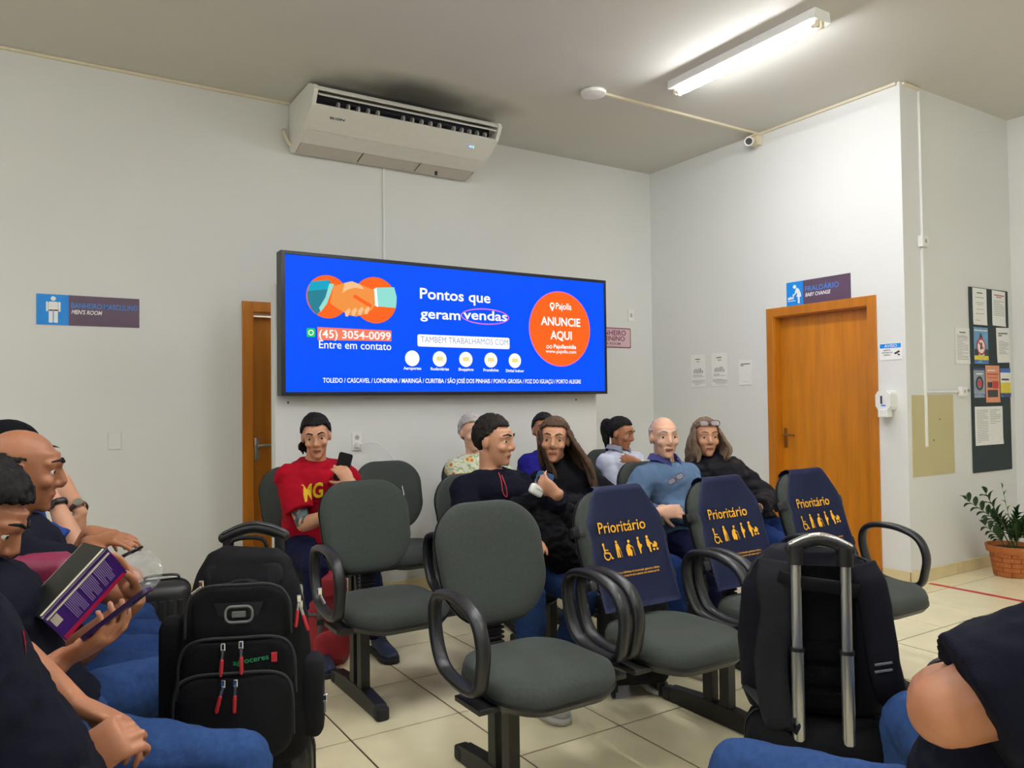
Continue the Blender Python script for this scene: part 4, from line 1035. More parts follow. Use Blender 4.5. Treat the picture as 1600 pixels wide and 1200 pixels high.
# ------------------------------------------------------------------ people
mat('skin_a', (205, 150, 118), 0.5, var=0.06, scale=14, bump=0.05, bscale=300)
mat('skin_b', (172, 114, 82), 0.5, var=0.06, scale=14, bump=0.05, bscale=300)
mat('skin_c', (160, 104, 72), 0.5, var=0.06, scale=14, bump=0.05, bscale=300)
mat('skin_pale', (222, 174, 146), 0.5, var=0.06, scale=14, bump=0.05, bscale=300)
mat('lips', (160, 96, 80), 0.45, var=0.05); mat('eye_white', (225, 222, 216), 0.25); mat('eye_iris', (48, 32, 22), 0.2)
mat('hair_black', (16, 14, 14), 0.6, spec=0.2, var=0.35, scale=40, stretch=(6, 6, 1), bump=0.5, bscale=160)
mat('hair_dark', (28, 22, 20), 0.6, spec=0.2, var=0.35, scale=40, stretch=(6, 6, 1), bump=0.5, bscale=160)
mat('hair_brown', (78, 58, 44), 0.6, spec=0.2, var=0.35, scale=40, stretch=(8, 8, 0.6), bump=0.5, bscale=160)
mat('hair_blond', (120, 100, 82), 0.6, spec=0.2, var=0.35, scale=40, stretch=(8, 8, 0.6), bump=0.5, bscale=160)
mat('hair_grey', (178, 172, 168), 0.6, spec=0.2, var=0.2, scale=40, bump=0.5, bscale=160)
def cloth(name, rgb, **k):
    d = dict(rough=0.9, var=0.10, scale=12, bump=0.25, bscale=420, spec=0.12); d.update(k); return mat(name, rgb, **d)
cloth('tee_red', (160, 14, 34)); cloth('tee_navy', (13, 15, 28)); cloth('tee_navy2', (17, 19, 31)); cloth('tee_dark', (13, 14, 19)); cloth('sweater_black', (15, 14, 18))
cloth('shirt_denim', (92, 116, 146), var=0.08); cloth('shirt_pale', (205, 210, 226), var=0.05); cloth('tee_blue', (36, 62, 128)); cloth('tee_royal', (30, 28, 120))
cloth('puffer', (21, 20, 27), rough=0.55); cloth('jeans', (30, 52, 94), var=0.16, scale=70, bscale=700); cloth('jeans_dark', (24, 44, 92), var=0.14, scale=70, bscale=700)
cloth('jeans_mid', (42, 68, 114), var=0.14, scale=70, bscale=700); cloth('trousers_navy', (18, 22, 52)); cloth('trousers_black', (14, 15, 18))
mat('shoe_blue', (34, 44, 72), 0.6, bump=0.2, bscale=300); mat('shoe_grey', (168, 170, 168), 0.6, bump=0.2, bscale=300); mat('shoe_black', (30, 30, 32), 0.5)
mat('sole_dark', (32, 34, 40), 0.7); mat('sole_gum', (150, 84, 40), 0.7); mat('sole_white', (205, 205, 200), 0.7)
mat('tattoo', (70, 92, 96), 0.5, var=0.4, scale=60)
# floral blouse
def floral():
    m_ = mat('floral', (214, 218, 196), 0.85, var=0.03); nt = m_.node_tree; b = nt.nodes['Principled BSDF']
    tc = nt.nodes.new('ShaderNodeTexCoord'); vo = nt.nodes.new('ShaderNodeTexVoronoi'); vo.inputs['Scale'].default_value = 22
    nt.links.new(tc.outputs['Object'], vo.inputs['Vector'])
    r = nt.nodes.new('ShaderNodeValToRGB'); cr = r.color_ramp; cr.interpolation = 'CONSTANT'
    cr.elements[0].position = 0.0; cr.elements[0].color = (*srgb(214, 70, 60), 1); cr.elements[1].position = 0.2; cr.elements[1].color = (*srgb(214, 190, 90), 1)
    e = cr.elements.new(0.34); e.color = (*srgb(212, 216, 196), 1); e = cr.elements.new(0.62); e.color = (*srgb(150, 170, 110), 1); e = cr.elements.new(0.72); e.color = (*srgb(216, 218, 200), 1)
    nt.links.new(vo.outputs['Distance'], r.inputs[0]); nt.links.new(r.outputs[0], b.inputs['Base Color'])
floral()

def remesh(bm, voxel, smooth_it=2, fac=0.5):
    me = bpy.data.meshes.new('tmp'); bmesh.ops.recalc_face_normals(bm, faces=bm.faces); bm.to_mesh(me); bm.free()
    o = bpy.data.objects.new('tmp', me)
    md = o.modifiers.new('r', 'REMESH'); md.mode = 'VOXEL'; md.voxel_size = voxel; md.adaptivity = 0.0; md.use_smooth_shade = True
    if smooth_it:
        sm = o.modifiers.new('s', 'SMOOTH'); sm.factor = fac; sm.iterations = smooth_it
    out = mesh_from(o)
    bpy.data.objects.remove(o); bpy.data.meshes.remove(me)
    return out
def me_obj(name, me, m, parent, inv):
    me.transform(inv); me.name = name
    for mm in (m if isinstance(m, (list, tuple)) else [m]): me.materials.append(MATS[mm])
    me.shade_smooth()
    return link(bpy.data.objects.new(name, me), parent)
def wrinkle(me, amp=0.004, f=14.0, seed=0.0, ridge=0.0, rf=(9, 9, 30)):
    if amp == 0: return
    co = [v.co.copy() for v in me.vertices]; nr = [v.normal.copy() for v in me.vertices]
    for v, c, n in zip(me.vertices, co, nr):
        q = Vector((c.x*f+seed, c.y*f, c.z*f*1.3))
        d = amp*(noise.noise(q)+0.6*noise.noise(q*2.1+Vector((3, 1, seed))))
        d += amp*0.7*(1-2*abs(noise.noise(Vector((c.x*f*0.9+seed, c.y*f*0.9, c.z*f*1.9)))) - 0.5)
        if ridge:
            d += ridge*math.sin(c.z*rf[2]*2*PI/10.0*10/3.0)
        v.co = c+n*d
def ik(S, W, hint, l1, l2):
    d = W-S; D = d.length
    if D > (l1+l2)*0.995: W = S+d.normalized()*(l1+l2)*0.995; d = W-S; D = d.length
    a = (l1*l1-l2*l2+D*D)/(2*D); h = math.sqrt(max(0, l1*l1-a*a)); u = d.normalized()
    p = hint-S; p = p-u*p.dot(u)
    if p.length < 1e-5: p = Vector((0, 0, -1))
    return S+u*a+p.normalized()*h, W
def hand_geo(bm, W, d, n, right, s, curl=(.35, .4, .3), thumb=(0.55, 0.3), spread=0.06, finger_curls=None):
    """W wrist, d pointing direction, n direction the palm faces; returns grip centre"""
    d = d.normalized(); n = (n-d*n.dot(d)).normalized()
    sd = n.cross(d) if right else d.cross(n)     # toward the thumb
    loft(bm, [W-d*.012*s, W+d*.02*s, W+d*.05*s, W+d*.085*s, W+d*.098*s], [(.026*s, .019*s), (.030*s, .019*s), (.040*s, .0175*s), (.041*s, .0145*s), (.036*s, .010*s)], 12, up=tuple(sd), round_cap=False)
    ellipsoid(bm, W+d*.035*s+sd*.020*s+n*.008*s, (.022*s, .022*s, .022*s), u=10, v=8)
    tips = []
    for k, (off, L, r) in enumerate(((.031, .074, .0088), (.0105, .082, .009), (-.0105, .076, .0086), (-.030, .060, .0076))):
        cu = finger_curls[k] if finger_curls else curl
        p = W+d*(.090-0.004*abs(k-1))*s+sd*off*s; dd = (d+sd*spread*(1.5-k)).normalized()
        pts = [p-dd*.02*s, p]; rr = [r*s*1.05, r*s*1.08]
        for seg_, ln in enumerate((.45, .30, .25)):
            dd = _turn(dd, n, d, cu[seg_])
            p = p+dd*L*ln*s; pts.append(p); rr.append(r*s*(1.0, .93, .8)[seg_])
        loft(bm, pts, rr, 8, round_cap=True); tips.append(p)
    tb = W+d*.025*s+sd*.026*s; td = (d*.62+sd*.75+n*thumb[0]).normalized()
    pts = [tb-td*.012*s, tb]; rr = [.014*s, .0135*s]; p = tb
    for q, ln in enumerate((.042, .032, .026)):
        p = p+td*ln*s; pts.append(p); rr.append((.0115, .0105, .0085)[q]*s); td = (td+d*.12+n*thumb[1]-sd*.25*(thumb[1]+0.2)).normalized()
    loft(bm, pts, rr, 8, round_cap=True)
    return W+d*.09*s+n*.035*s, tips
def _turn(dd, n, d, a):
    # rotate dd toward n in the plane (d, n)
    x, y = dd.dot(d), dd.dot(n); rest = dd-d*x-n*y
    c, s_ = math.cos(a), math.sin(a)
    return (d*(x*c-y*s_)+n*(x*s_+y*c)+rest).normalized()
def head_geo(bm, H, s=1.0, fem=False, beard=0.0):
    T = lambda x, y, z: H @ Vector((x*s, y*s, z*s))
    R3 = H.to_3x3()
    E = lambda c, r, rot=None: ellipsoid(bm, T(*c), (r[0]*s, r[1]*s, r[2]*s), R3 if rot is None else R3 @ rot, 18, 12)
    up = R3 @ Vector((1, 0, 0))
    E((0, -.014, .032), (.074, .094, .084))
    zs = [(.055, .012, .064, .074), (.02, .018, .066, .074), (-.015, .022, .064, .071), (-.045, .026, .058, .066), (-.075, .032, .049, .056), (-.098, .040, .036, .042), (-.112, .048, .022, .026)]
    if fem: zs = [(z, y, a*(1 if z > -.03 else .94), b*(1 if z > -.05 else .95)) for z, y, a, b in zs]
    loft(bm, [T(0, y, z) for z, y, a, b in zs], [(a*s, b*s) for z, y, a, b in zs], 20, up=tuple(up))
    loft(bm, [T(0, .082, .030), T(0, .094, .008), T(0, .107, -.020), T(0, .104, -.031)], [.009*s, .0105*s, .0135*s, .009*s], 8, round_cap=True)
    for q in (-1, 1):
        E((q*.012, .093, -.027), (.009, .011, .008))
        loft(bm, [T(q*.050, .062, .030), T(q*.032, .082, .036), T(q*.010, .089, .030)], [.010*s, .011*s, .010*s], 8, round_cap=True)
        E((q*.040, .064, -.022), (.023, .022, .021))
        E((q*.075, -.010, -.004), (.010, .021, .032), Matrix.Rotation(q*-.25, 3, 'Z'))
        E((q*.032, .0705, .019), (.018, .0135, .009)); E((q*.032, .069, .000), (.017, .012, .007))
    loft(bm, [T(-.023, .082, -.060), T(-.008, .090, -.056), T(.008, .090, -.056), T(.023, .082, -.060)], [.004*s, .0055*s, .0055*s, .004*s], 8, round_cap=True)
    loft(bm, [T(-.021, .081, -.064), T(0, .0875, -.067), T(.021, .081, -.064)], [.004*s, .006*s, .004*s], 8, round_cap=True)
    E((0, .069, -.096), (.024, .019, .018))
    E((0, .070, -.078), (.030, .016, .020))
def add_face_bits(me, H, s, skin, hairm):
    me.materials.clear()
    for k in (skin, 'lips', 'eye_white', 'eye_iris', hairm): me.materials.append(MATS[k])
    Hi = H.inverted()
    for p in me.polygons:
        c = Hi @ p.center
        c /= s
        if abs(c.x) < .021 and c.y > .08 and -.072 < c.z < -.053: p.material_index = 1
    bm = NB(); R3 = H.to_3x3(); fw = R3 @ Vector((0, 1, 0))
    for q in (-1, 1):
        c = H @ Vector((q*.032*s, .0708*s, .0085*s))
        vs_ = ellipsoid(bm, c, (.0135*s,)*3, R3, 16, 10, mi=2)
        for f in {f for v in vs_ for f in v.link_faces}:
            f.smooth = True
            if (f.calc_center_median()-c).normalized().dot(fw) > .80: f.material_index = 3
        pts = [H @ Vector((q*x*s, y*s, z*s)) for x, y, z in ((.050, .070, .036), (.034, .0905, .0445), (.014, .098, .038))]
        loft(bm, pts, [.003*s, .0042*s, .0035*s], 6, round_cap=True, mi=4)
    bm.from_mesh(me); bm.to_mesh(me); bm.free()
HAIRLINE = [(-.14, -.075), (-.09, -.075), (-.045, -.068), (-.028, -.035), (-.022, .005), (.005, .022), (.022, .045), (.045, .073), (.07, .082), (.1, .086), (.14, .088)]
def lerp_tab(t_, x):
    if x <= t_[0][0]: return t_[0][1]
    for (a, fa), (b, fb) in zip(t_, t_[1:]):
        if x <= b: return fa+(fb-fa)*(x-a)/(b-a)
    return t_[-1][1]
def hair_shell(bm, H, s, thick=.012, line=HAIRLINE, top=0.0, bald=None, rough_=.004, seed=0.0):
    C = Vector((0, -.016, .030)); rad = Vector((.078, .098, .088)); n, mth = 44, 30
    def pt(th, ph, t_):
        d = Vector((math.sin(th)*math.sin(ph), math.sin(th)*math.cos(ph), math.cos(th)))
        tt = t_+top*max(0, d.z)**2+rough_*(noise.noise(d*9+Vector((seed, 0, 0)))+.6*noise.noise(d*22+Vector((0, seed, 0))))
        p = C+Vector((d.x*(rad.x+tt), d.y*(rad.y+tt), d.z*(rad.z+tt)))
        if p.z < -.01: p.x *= 1-.9*min(.06, -p.z-.01)*1.6; p.y = p.y+.0
        return p
    G = {}; keep = set()
    for i in range(mth+1):
        for j in range(n):
            th = PI*i/mth*.86; ph = 2*PI*j/n
            p = pt(th, ph, thick); z0 = lerp_tab(line, p.y)+.006*noise.noise(Vector((p.x*60, p.y*60, seed)))
            ok = p.z > z0
            if bald and bald(p): ok = False
            if ok: keep.add((i, j))
            G[i, j] = (p, pt(th, ph, -.006))
    V = {}
    def gv(i, j, k):
        key = (i, j % n, k) if i > 0 else (0, 0, k)
        if key not in V: V[key] = bm.verts.new(H @ (G[key[0], key[1]][k]*s))
        return V[key]
    cells = set()
    for i in range(mth):
        for j in range(n):
            if all((a, b % n) in keep for a, b in ((i, j), (i+1, j), (i+1, j+1), (i, j+1))): cells.add((i, j))
    def quad(a):
        a2 = [];
        for v in a:
            if v not in a2: a2.append(v)
        if len(a2) >= 3:
            try: bm.faces.new(a2)
            except ValueError: pass
    for i, j in cells:
        quad([gv(i, j, 0), gv(i+1, j, 0), gv(i+1, j+1, 0), gv(i, j+1, 0)]); quad([gv(i, j, 1), gv(i, j+1, 1), gv(i+1, j+1, 1), gv(i+1, j, 1)])
        for (ni, nj), (p, q) in (((i-1, j), ((i, j+1), (i, j))), ((i+1, j), ((i+1, j), (i+1, j+1))), ((i, (j-1) % n), ((i, j), (i+1, j))), ((i, (j+1) % n), ((i+1, j+1), (i, j+1)))):
            if ni < 0: continue
            if (ni, nj) not in cells: quad([gv(*p, 0), gv(*q, 0), gv(*q, 1), gv(*p, 1)])
def locks(bm, H, s, roots, length, drop, r=.016, wave=.01, seed=1, back=0.0, world_down=True):
    rnd = random.Random(seed); R3 = H.to_3x3()
    for (x, y, z) in roots:
        p = H @ Vector((x*s, y*s, z*s)); out = (R3 @ Vector((x, y+back, 0))).normalized(); pts = [p]; L = length*rnd.uniform(.85, 1.1)
        ph = rnd.uniform(0, 6); n = 9
        for k in range(1, n+1):
            f = k/n
            q = p+Vector((0, 0, -L*f))+out*(.022*math.sin(min(1, f*2.2)*PI/2))+drop*f+Vector((wave*math.sin(ph+f*7), wave*math.cos(ph*1.3+f*6), 0))*f
            pts.append(q)
        rr = [r*s*(.8+.4*math.sin(min(1, k/n*1.3)*PI*.6))*(1-.75*max(0, k/n-.6)/.4) for k in range(n+1)]
        loft(bm, pts, [(a*1.25, a*.75) for a in rr], 8, up=tuple(out.cross(Vector((0, 0, 1)))) if out.length > 0 else None, round_cap=True)

def person(label, hip, face, head, look, skin, top, bottom, shoes, hair, armR, armL, legR=None, legL=None, s=1.0, fem=False, voxel=.0065, belly=0.0, lean=0.0,
           sh_yaw=0.0, group=None, roll=0.0, cvox=.009, sh_drop=0.0):
    """hip: world hip centre; face: heading angle (0=+Y, positive turns toward -X); head: world head centre; look: world view vector"""
    hip, head = Vector(hip), Vector(head)
    Rz = Matrix.Rotation(face, 3, 'Z'); fwd = Rz @ Vector((0, 1, 0)); rt = Rz @ Vector((1, 0, 0))
    Rs = Matrix.Rotation(face+sh_yaw, 3, 'Z'); sfw = Rs @ Vector((0, 1, 0)); srt = Rs @ Vector((1, 0, 0))
    root = thing('person', label, 'person', (hip.x, hip.y, 0), face, group)
    inv = (Matrix.Translation((hip.x, hip.y, 0)) @ Matrix.Rotation(face, 4, 'Z')).inverted()
    lk = Vector(look).normalized(); hr = lk.cross(Vector((0, 0, 1))).normalized(); hu = hr.cross(lk)
    Rh = Matrix((hr, lk, hu)).transposed() @ Matrix.Rotation(roll, 3, 'Y'); H = Matrix.Translation(head) @ Rh.to_4x4()
    neck_top = H @ Vector((0, -.018*s, -.055*s))
    base_dir = (head-hip).normalized()
    N = neck_top-base_dir*.085*s-sfw*.012*s          # base of the neck
    spine = [hip+Vector((0, 0, -.085))*s, hip, hip.lerp(N, .3)-fwd*.02*s, hip.lerp(N, .55)-fwd*.012*s, hip.lerp(N, .78), hip.lerp(N, .92), N]
    ab = [(.150, .105), (.168, .125), (.150, .115), (.150, .115), (.166, .118), (.128, .085), (.062, .060)]
    if fem: ab = [(.155, .105), (.172, .122), (.140, .105), (.138, .108), (.150, .112), (.112, .076), (.054, .054)]
    axs = [rt, rt, rt, (rt+srt).normalized(), srt, srt, srt]
    def torso(bm, g, lo=0, bell=0.0, hi=7):
        rings = []; P = spine[lo:hi]; n = len(P)
        fine = smooth_path(P, 4); m_ = len(fine); seg = 24
        prev = None
        for k, p in enumerate(fine):
            t_ = lo+k/4; i = min(6, int(t_)); f = t_-i; j = min(6, i+1)
            a = ab[i][0]*(1-f)+ab[j][0]*f; b = ab[i][1]*(1-f)+ab[j][1]*f; ax = (axs[i]*(1-f)+axs[j]*f).normalized()
            bb = bell*math.exp(-((t_-2.1)/1.1)**2)
            tg = (fine[min(m_-1, k+1)]-fine[max(0, k-1)]).normalized(); dpt = tg.cross(ax).normalized(); dpt = dpt if dpt.dot(fwd) > 0 else -dpt
            ring = []
            for q in range(seg):
                an = 2*PI*q/seg; c_, s_ = math.cos(an), math.sin(an)
                c_ = math.copysign(abs(c_)**.88, c_); s_ = math.copysign(abs(s_)**.88, s_)
                ring.append(bm.verts.new(p+ax*(a*s+g)*c_+dpt*((b*s+g+bb*.3)*s_+(bb*.7*max(0, s_)))))
            if prev:
                for q in range(seg): bm.faces.new((prev[q], prev[(q+1) % seg], ring[(q+1) % seg], ring[q]))
            else: bm.faces.new(ring[::-1])
            prev = ring
        bm.faces.new(prev)
    shc = hip.lerp(N, .86)
    bB = NB()
    torso(bB, -.004, 0, belly); head_geo(bB, H, s, fem)
    loft(bB, [N-base_dir*.03*s, N.lerp(neck_top, .5), neck_top, H @ Vector((0, -.006*s, -.02*s))], [(.060*s, .058*s) if not fem else (.052*s, .05*s), (.055*s, .054*s) if not fem else (.046*s, .046*s), (.056*s, .056*s) if not fem else (.048*s, .048*s), (.052*s, .056*s)], 16, up=tuple(hr))
    bS = NB(); bT = NB()
    g = top.get('g', .012)
    torso(bS, g, top.get('lo', 1), belly, top.get('hi', 7))
    if top.get('collar') is True:
        loft(bS, [N-base_dir*.02*s, N+base_dir*.035*s], [(.074*s, .072*s), (.068*s, .066*s)], 16, up=tuple(srt))
    arms = {}
    for side, A in (('R', armR), ('L', armL)):
        q = 1 if side == 'R' else -1
        S = shc+srt*q*(.172 if not fem else .152)*s+Vector((0, 0, -.030*s-sh_drop))
        L1, L2 = .285*s, .255*s
        Wt = Vector(A['wrist']); el, Wt = ik(S, Wt, Vector(A['elbow']), L1, L2)
        arms[side] = (S, el, Wt)
        cl = shc+srt*q*.05*s+Vector((0, 0, .006*s))
        ua = [(cl, .052*s), (S, .057*s), (S.lerp(el, .35), .051*s), (S.lerp(el, .75), .045*s), (el, .040*s)]
        fa = [(el, .040*s), (el.lerp(Wt, .25), .043*s), (el.lerp(Wt, .6), .035*s), (Wt, (.029*s, .022*s))]
        k = A.get('fat', 1.0)*(1.0 if not fem else .88)
        loft(bB, [p for p, r in ua], [r*k for p, r in ua], 14, round_cap=True)
        hd = A.get('hand', {}); dvec = Vector(hd.get('dir', Wt-el)); nvec = Vector(hd.get('nrm', (0, 0, -1)))
        sdv = dvec.cross(nvec).normalized()
        loft(bB, [p for p, r in fa], [((r[0]*k, r[1]*k) if isinstance(r, tuple) else r*k) for p, r in fa], 14, round_cap=True, up=tuple(sdv))
        A['grip'], A['tips'] = hand_geo(bB, Wt, dvec, nvec, side == 'R', s*(.97 if not fem else .88), **{k_: v for k_, v in hd.items() if k_ in ('curl', 'thumb', 'spread', 'finger_curls')})
        sl = top.get('sleeve', 'short')
        if sl:
            e = top.get('sg', .014)
            sp_ = [(cl, .052*s+g*.8), (S, .058*s+e), (S.lerp(el, .35), .055*s+e*1.2)]
            if sl == 'short': sp_ += [(S.lerp(el, top.get('send', .72)), .052*s+e*1.5)]
            elif sl == 'elbow': sp_ += [(S.lerp(el, .95), .046*s+e*1.6)]
            else:
                end = .93 if sl == 'long' else .45
                sp_ += [(S.lerp(el, .75), .049*s+e), (el, .047*s+e)]
                loft(bS, [el, el.lerp(Wt, .3), el.lerp(Wt, end)], [(.047*s+e)*k, (.046*s+e)*k, (.034*s+e)*k if sl == 'long' else (.042*s+e)*k], 14, round_cap=False)
                ellipsoid(bS, el, ((.047*s+e)*k,)*3)
            loft(bS, [p for p, r in sp_], [r*k for p, r in sp_], 16)
            ellipsoid(bS, S, (.057*s+e,)*3)
    legs = {}
    gt = bottom.get('g', .012)
    def pelvis(bm, gg): 
        loft(bm, [spine[0]-Vector((0, 0, .02)), spine[0], spine[1], spine[1].lerp(spine[2], .6)], [(.13*s+gg, .09*s+gg), (.152*s+gg, .11*s+gg), (.168*s+gg, .125*s+gg), (.15*s+gg, .118*s+gg)], 20, up=tuple(rt))
    pelvis(bT, gt)
    for side, Lg in (('R', legR), ('L', legL)):
        q = 1 if side == 'R' else -1; Lg = Lg or {}
        hj = hip+rt*q*.092*s+Vector((0, 0, -.02*s))
        ank = Vector(Lg.get('ankle', (hip+fwd*.46*s+rt*q*.13*s).to_tuple()[:2]+(.085*s,)))
        kn, ank = ik(hj, ank, Vector(Lg.get('knee', hip+fwd*.6+rt*q*.16+Vector((0, 0, .35)))), .43*s, .42*s)
        legs[side] = (hj, kn, ank)
        th = [(hj, .088*s), (hj.lerp(kn, .4), .078*s), (hj.lerp(kn, .8), .062*s), (kn, .056*s)]
        sh = [(kn, .056*s), (kn.lerp(ank, .3), .055*s), (kn.lerp(ank, .7), .041*s), (ank, .036*s)]
        for part in (th, sh): loft(bB, [p for p, r in part], [r for p, r in part], 14, round_cap=True)
        if bottom.get('kind', 'long') == 'long':
            for part, e in ((th, gt), (sh, gt*1.3)):
                loft(bT, [p for p, r in part], [r+e for p, r in part], 16)
            ellipsoid(bT, kn, (.056*s+gt*1.1,)*3); ellipsoid(bT, hj, (.088*s+gt,)*3)
        else:
            loft(bT, [p for p, r in th[:3]], [r+gt*1.8 for p, r in th[:3]], 16); ellipsoid(bT, hj, (.088*s+gt,)*3)
        fdir = Vector(Lg.get('toe', fwd+rt*q*.18)); fdir.z = 0; fdir.normalize()
        heel = Vector((ank.x, ank.y, 0))-fdir*.055*s
        loft(bB, [ank, Vector((ank.x, ank.y, .05))+fdir*.02, Vector((ank.x, ank.y, .035))+fdir*.12*s], [.034*s, .033*s, .025*s], 10, round_cap=True)
        # shoe
        bm = NB(); side_ax = Vector((0, 0, 1)).cross(fdir)
        prof = [(-.005, .028, .020, .060), (.03, .036, .028, .075), (.08, .037, .036, .085), (.13, .040, .032, .066), (.18, .047, .026, .05), (.225, .047, .022, .042), (.262, .036, .018, .034), (.28, .016, .012, .026)]
        lift_ = max(0.0, ank.z-.085*s)
        loft(bm, [heel+fdir*y*s+Vector((0, 0, .022+h_/2*.95+lift_)) for y, w, zc, h_ in prof], [(w*s, h_*s*.55) for y, w, zc, h_ in prof], 14, up=tuple(side_ax))
        loft(bm, [Vector((ank.x, ank.y, .06+lift_)), Vector((ank.x, ank.y, .10+lift_))-fdir*.005], [(.045*s, .040*s), (.043*s, .04*s)], 14, up=tuple(fdir))
        me = remesh(bm, .007, 2); sho = me_obj('shoe', me, shoes[0], root, inv)
        bm = NB(); base = [(y, w) for y, w, a_, b_ in prof]
        out_ = [heel+fdir*y*s+side_ax*(w+.004)*s for y, w in base]+[heel+fdir*y*s-side_ax*(w+.004)*s for y, w in base[::-1]]
        A_ = [bm.verts.new(p+Vector((0, 0, .002+lift_))) for p in out_]; B_ = [bm.verts.new(p+Vector((0, 0, .03+lift_))) for p in out_]
        bm.faces.new(A_[::-1]); bm.faces.new(B_)
        for k_ in range(len(A_)): bm.faces.new((A_[k_], A_[(k_+1) % len(A_)], B_[(k_+1) % len(A_)], B_[k_]))
        me = bpy.data.meshes.new('sole'); bmesh.ops.recalc_face_normals(bm, faces=bm.faces); bm.to_mesh(me); bm.free(); me_obj('sole', me, shoes[1], sho, inv)
        bm = NB()
        for k_ in range(5):
            p = heel+fdir*(.10+.018*k_)*s+Vector((0, 0, (.098-.009*k_)*s+lift_+.006)); loft(bm, [p-side_ax*.02*s, p+Vector((0, 0, .004)), p+side_ax*.02*s], .003, 6)
        me = bpy.data.meshes.new('laces'); bm.to_mesh(me); bm.free(); me_obj('laces', me, shoes[2] if len(shoes) > 2 else shoes[0], sho, inv)
    me = remesh(bB, voxel, 3, .5); add_face_bits(me, H, s, skin, hair.get('mat', 'hair_dark'))
    body = None
    if 'tattoo' in armR:
        me.materials.append(MATS['tattoo']); S_a, E_a, W_a = arms['R']; d1 = (E_a-S_a); L_a = d1.length; d1.normalize()
        for p in me.polygons:
            c = p.center-S_a; t_ = c.dot(d1)
            if .5*L_a < t_ < L_a*1.02 and (c-d1*t_).length < .07 and noise.noise(p.center*38) > -.25: p.material_index = 5
    me.transform(inv); me.shade_smooth(); me.name = 'body'; body = link(bpy.data.objects.new('body', me), root)
    sd = hip.x*7+hip.y*3
    me = remesh(bS, cvox, top.get('sm', 4)); wrinkle(me, top.get('wr', .0045), top.get('wf', 15), sd)
    if top.get('puff'):
        nr_ = [v.normal.copy() for v in me.vertices]
        for v, n_ in zip(me.vertices, nr_): v.co = v.co+n_*top['puff'](v.co)
    shirt = me_obj(top.get('name', 'shirt'), me, top['mat'], root, inv)
    me = remesh(bT, cvox, 4); wrinkle(me, bottom.get('wr', .005), 13, sd+5); me_obj(bottom.get('name', 'trousers'), me, bottom['mat'], root, inv)
    if top.get('collar') == 'shirt':
        bm = NB(); ax = base_dir; c0 = N+base_dir*.012*s; rows = []
        for hgt, rad in ((-.008, .082), (.030, .070), (.034, .076), (.002, .098)):
            row = []
            for k_ in range(25):
                an = math.radians(-158+316*k_/24); e_ = max(0, abs(an)-2.1)
                p = c0+base_dir*(hgt-(.055*e_ if hgt < .01 else .02*e_))*s-sfw*math.cos(an)*rad*s*.95+srt*math.sin(an)*rad*s+sfw*.02*e_
                row.append(bm.verts.new(p))
            rows.append(row)
        for A_, B_ in zip(rows, rows[1:]):
            for k_ in range(24): bm.faces.new((A_[k_], A_[k_+1], B_[k_+1], B_[k_]))
        bmesh.ops.solidify(bm, geom=bm.faces[:], thickness=.003)
        me = bpy.data.meshes.new('collar'); bmesh.ops.recalc_face_normals(bm, faces=bm.faces); bm.to_mesh(me); bm.free(); me_obj('collar', me, top.get('cmat', top['mat']), shirt, inv)
    if hair.get('style') != 'none':
        bm = NB(); st = hair.get('style', 'short')
        hair_shell(bm, H, s, hair.get('thick', .010), hair.get('line', HAIRLINE), hair.get('top', .006), hair.get('bald'), hair.get('rough', .004), sd)
        if st in ('long', 'wavy'):
            rn = random.Random(4); roots = []
            for k_ in range(26):
                a = PI*(.10+.80*k_/25)
                if st == 'wavy': a = PI*(-.02+1.04*k_/25)
                roots.append((.084*math.cos(a), -.02-.092*math.sin(a)+(.02 if st == 'wavy' else 0), .02+.03*rn.random()))
            locks(bm, H, s, roots, hair.get('len', .4), Vector(hair.get('drop', (0, 0, 0))), r=.020, wave=.010 if st == 'long' else .02, seed=3)
            for k_ in range(10):
                q = -1 if k_ % 2 else 1; roots = [(q*.078, .035-.013*(k_//2), .045-.006*(k_//2))]
                locks(bm, H, s, roots, hair.get('len', .4)*.95, Vector(hair.get('front_drop', (0, 0, 0))), r=.016, wave=.010 if st == 'long' else .022, seed=20+k_)
        if st == 'pony':
            R3 = H.to_3x3(); b0 = H @ Vector((0, -.118*s, .05*s)); bk = R3 @ Vector((0, -1, 0))
            pts = smooth_path([H @ Vector((0, -.09*s, .055*s)), b0+bk*.02, b0+bk*.035+Vector((0, 0, -.06)), b0+bk*.02+Vector((0, 0, -.14)), b0+bk*.015+Vector((0, 0, -.22))], 5)
            loft(bm, pts, [.02+.013*math.sin(PI*min(1, k_/len(pts)*1.2))-.012*max(0, k_/len(pts)-.7)/.3 for k_ in range(len(pts))], 12, round_cap=True)
        if st == 'nape':
            R3 = H.to_3x3()
            roots = [(.07*math.cos(a), -.035-.075*math.sin(a), -.03) for a in [PI*(.08+.5*k_/9) for k_ in range(10)]]
            locks(bm, H, s, roots, .085, Vector((0, 0, 0)), r=.016, wave=.008, seed=9)
        me = remesh(bm, hair.get('vox', .005), 1, .4)
        nr_ = [v.normal.copy() for v in me.vertices]
        for v, n_ in zip(me.vertices, nr_):
            c = v.co; v.co = c+n_*(.0040*noise.noise(Vector((c.x*130, c.y*130, c.z*26)))+.002*noise.noise(Vector((c.x*45, c.y*45, c.z*30))))
        me_obj('hair', me, hair.get('mat', 'hair_dark'), root, inv)
    return dict(root=root, inv=inv, H=H, arms=arms, legs=legs, shirt=shirt, N=N, hip=hip, fwd=fwd, rt=rt, armR=armR, armL=armL, srt=srt, sfw=sfw, shc=shc)

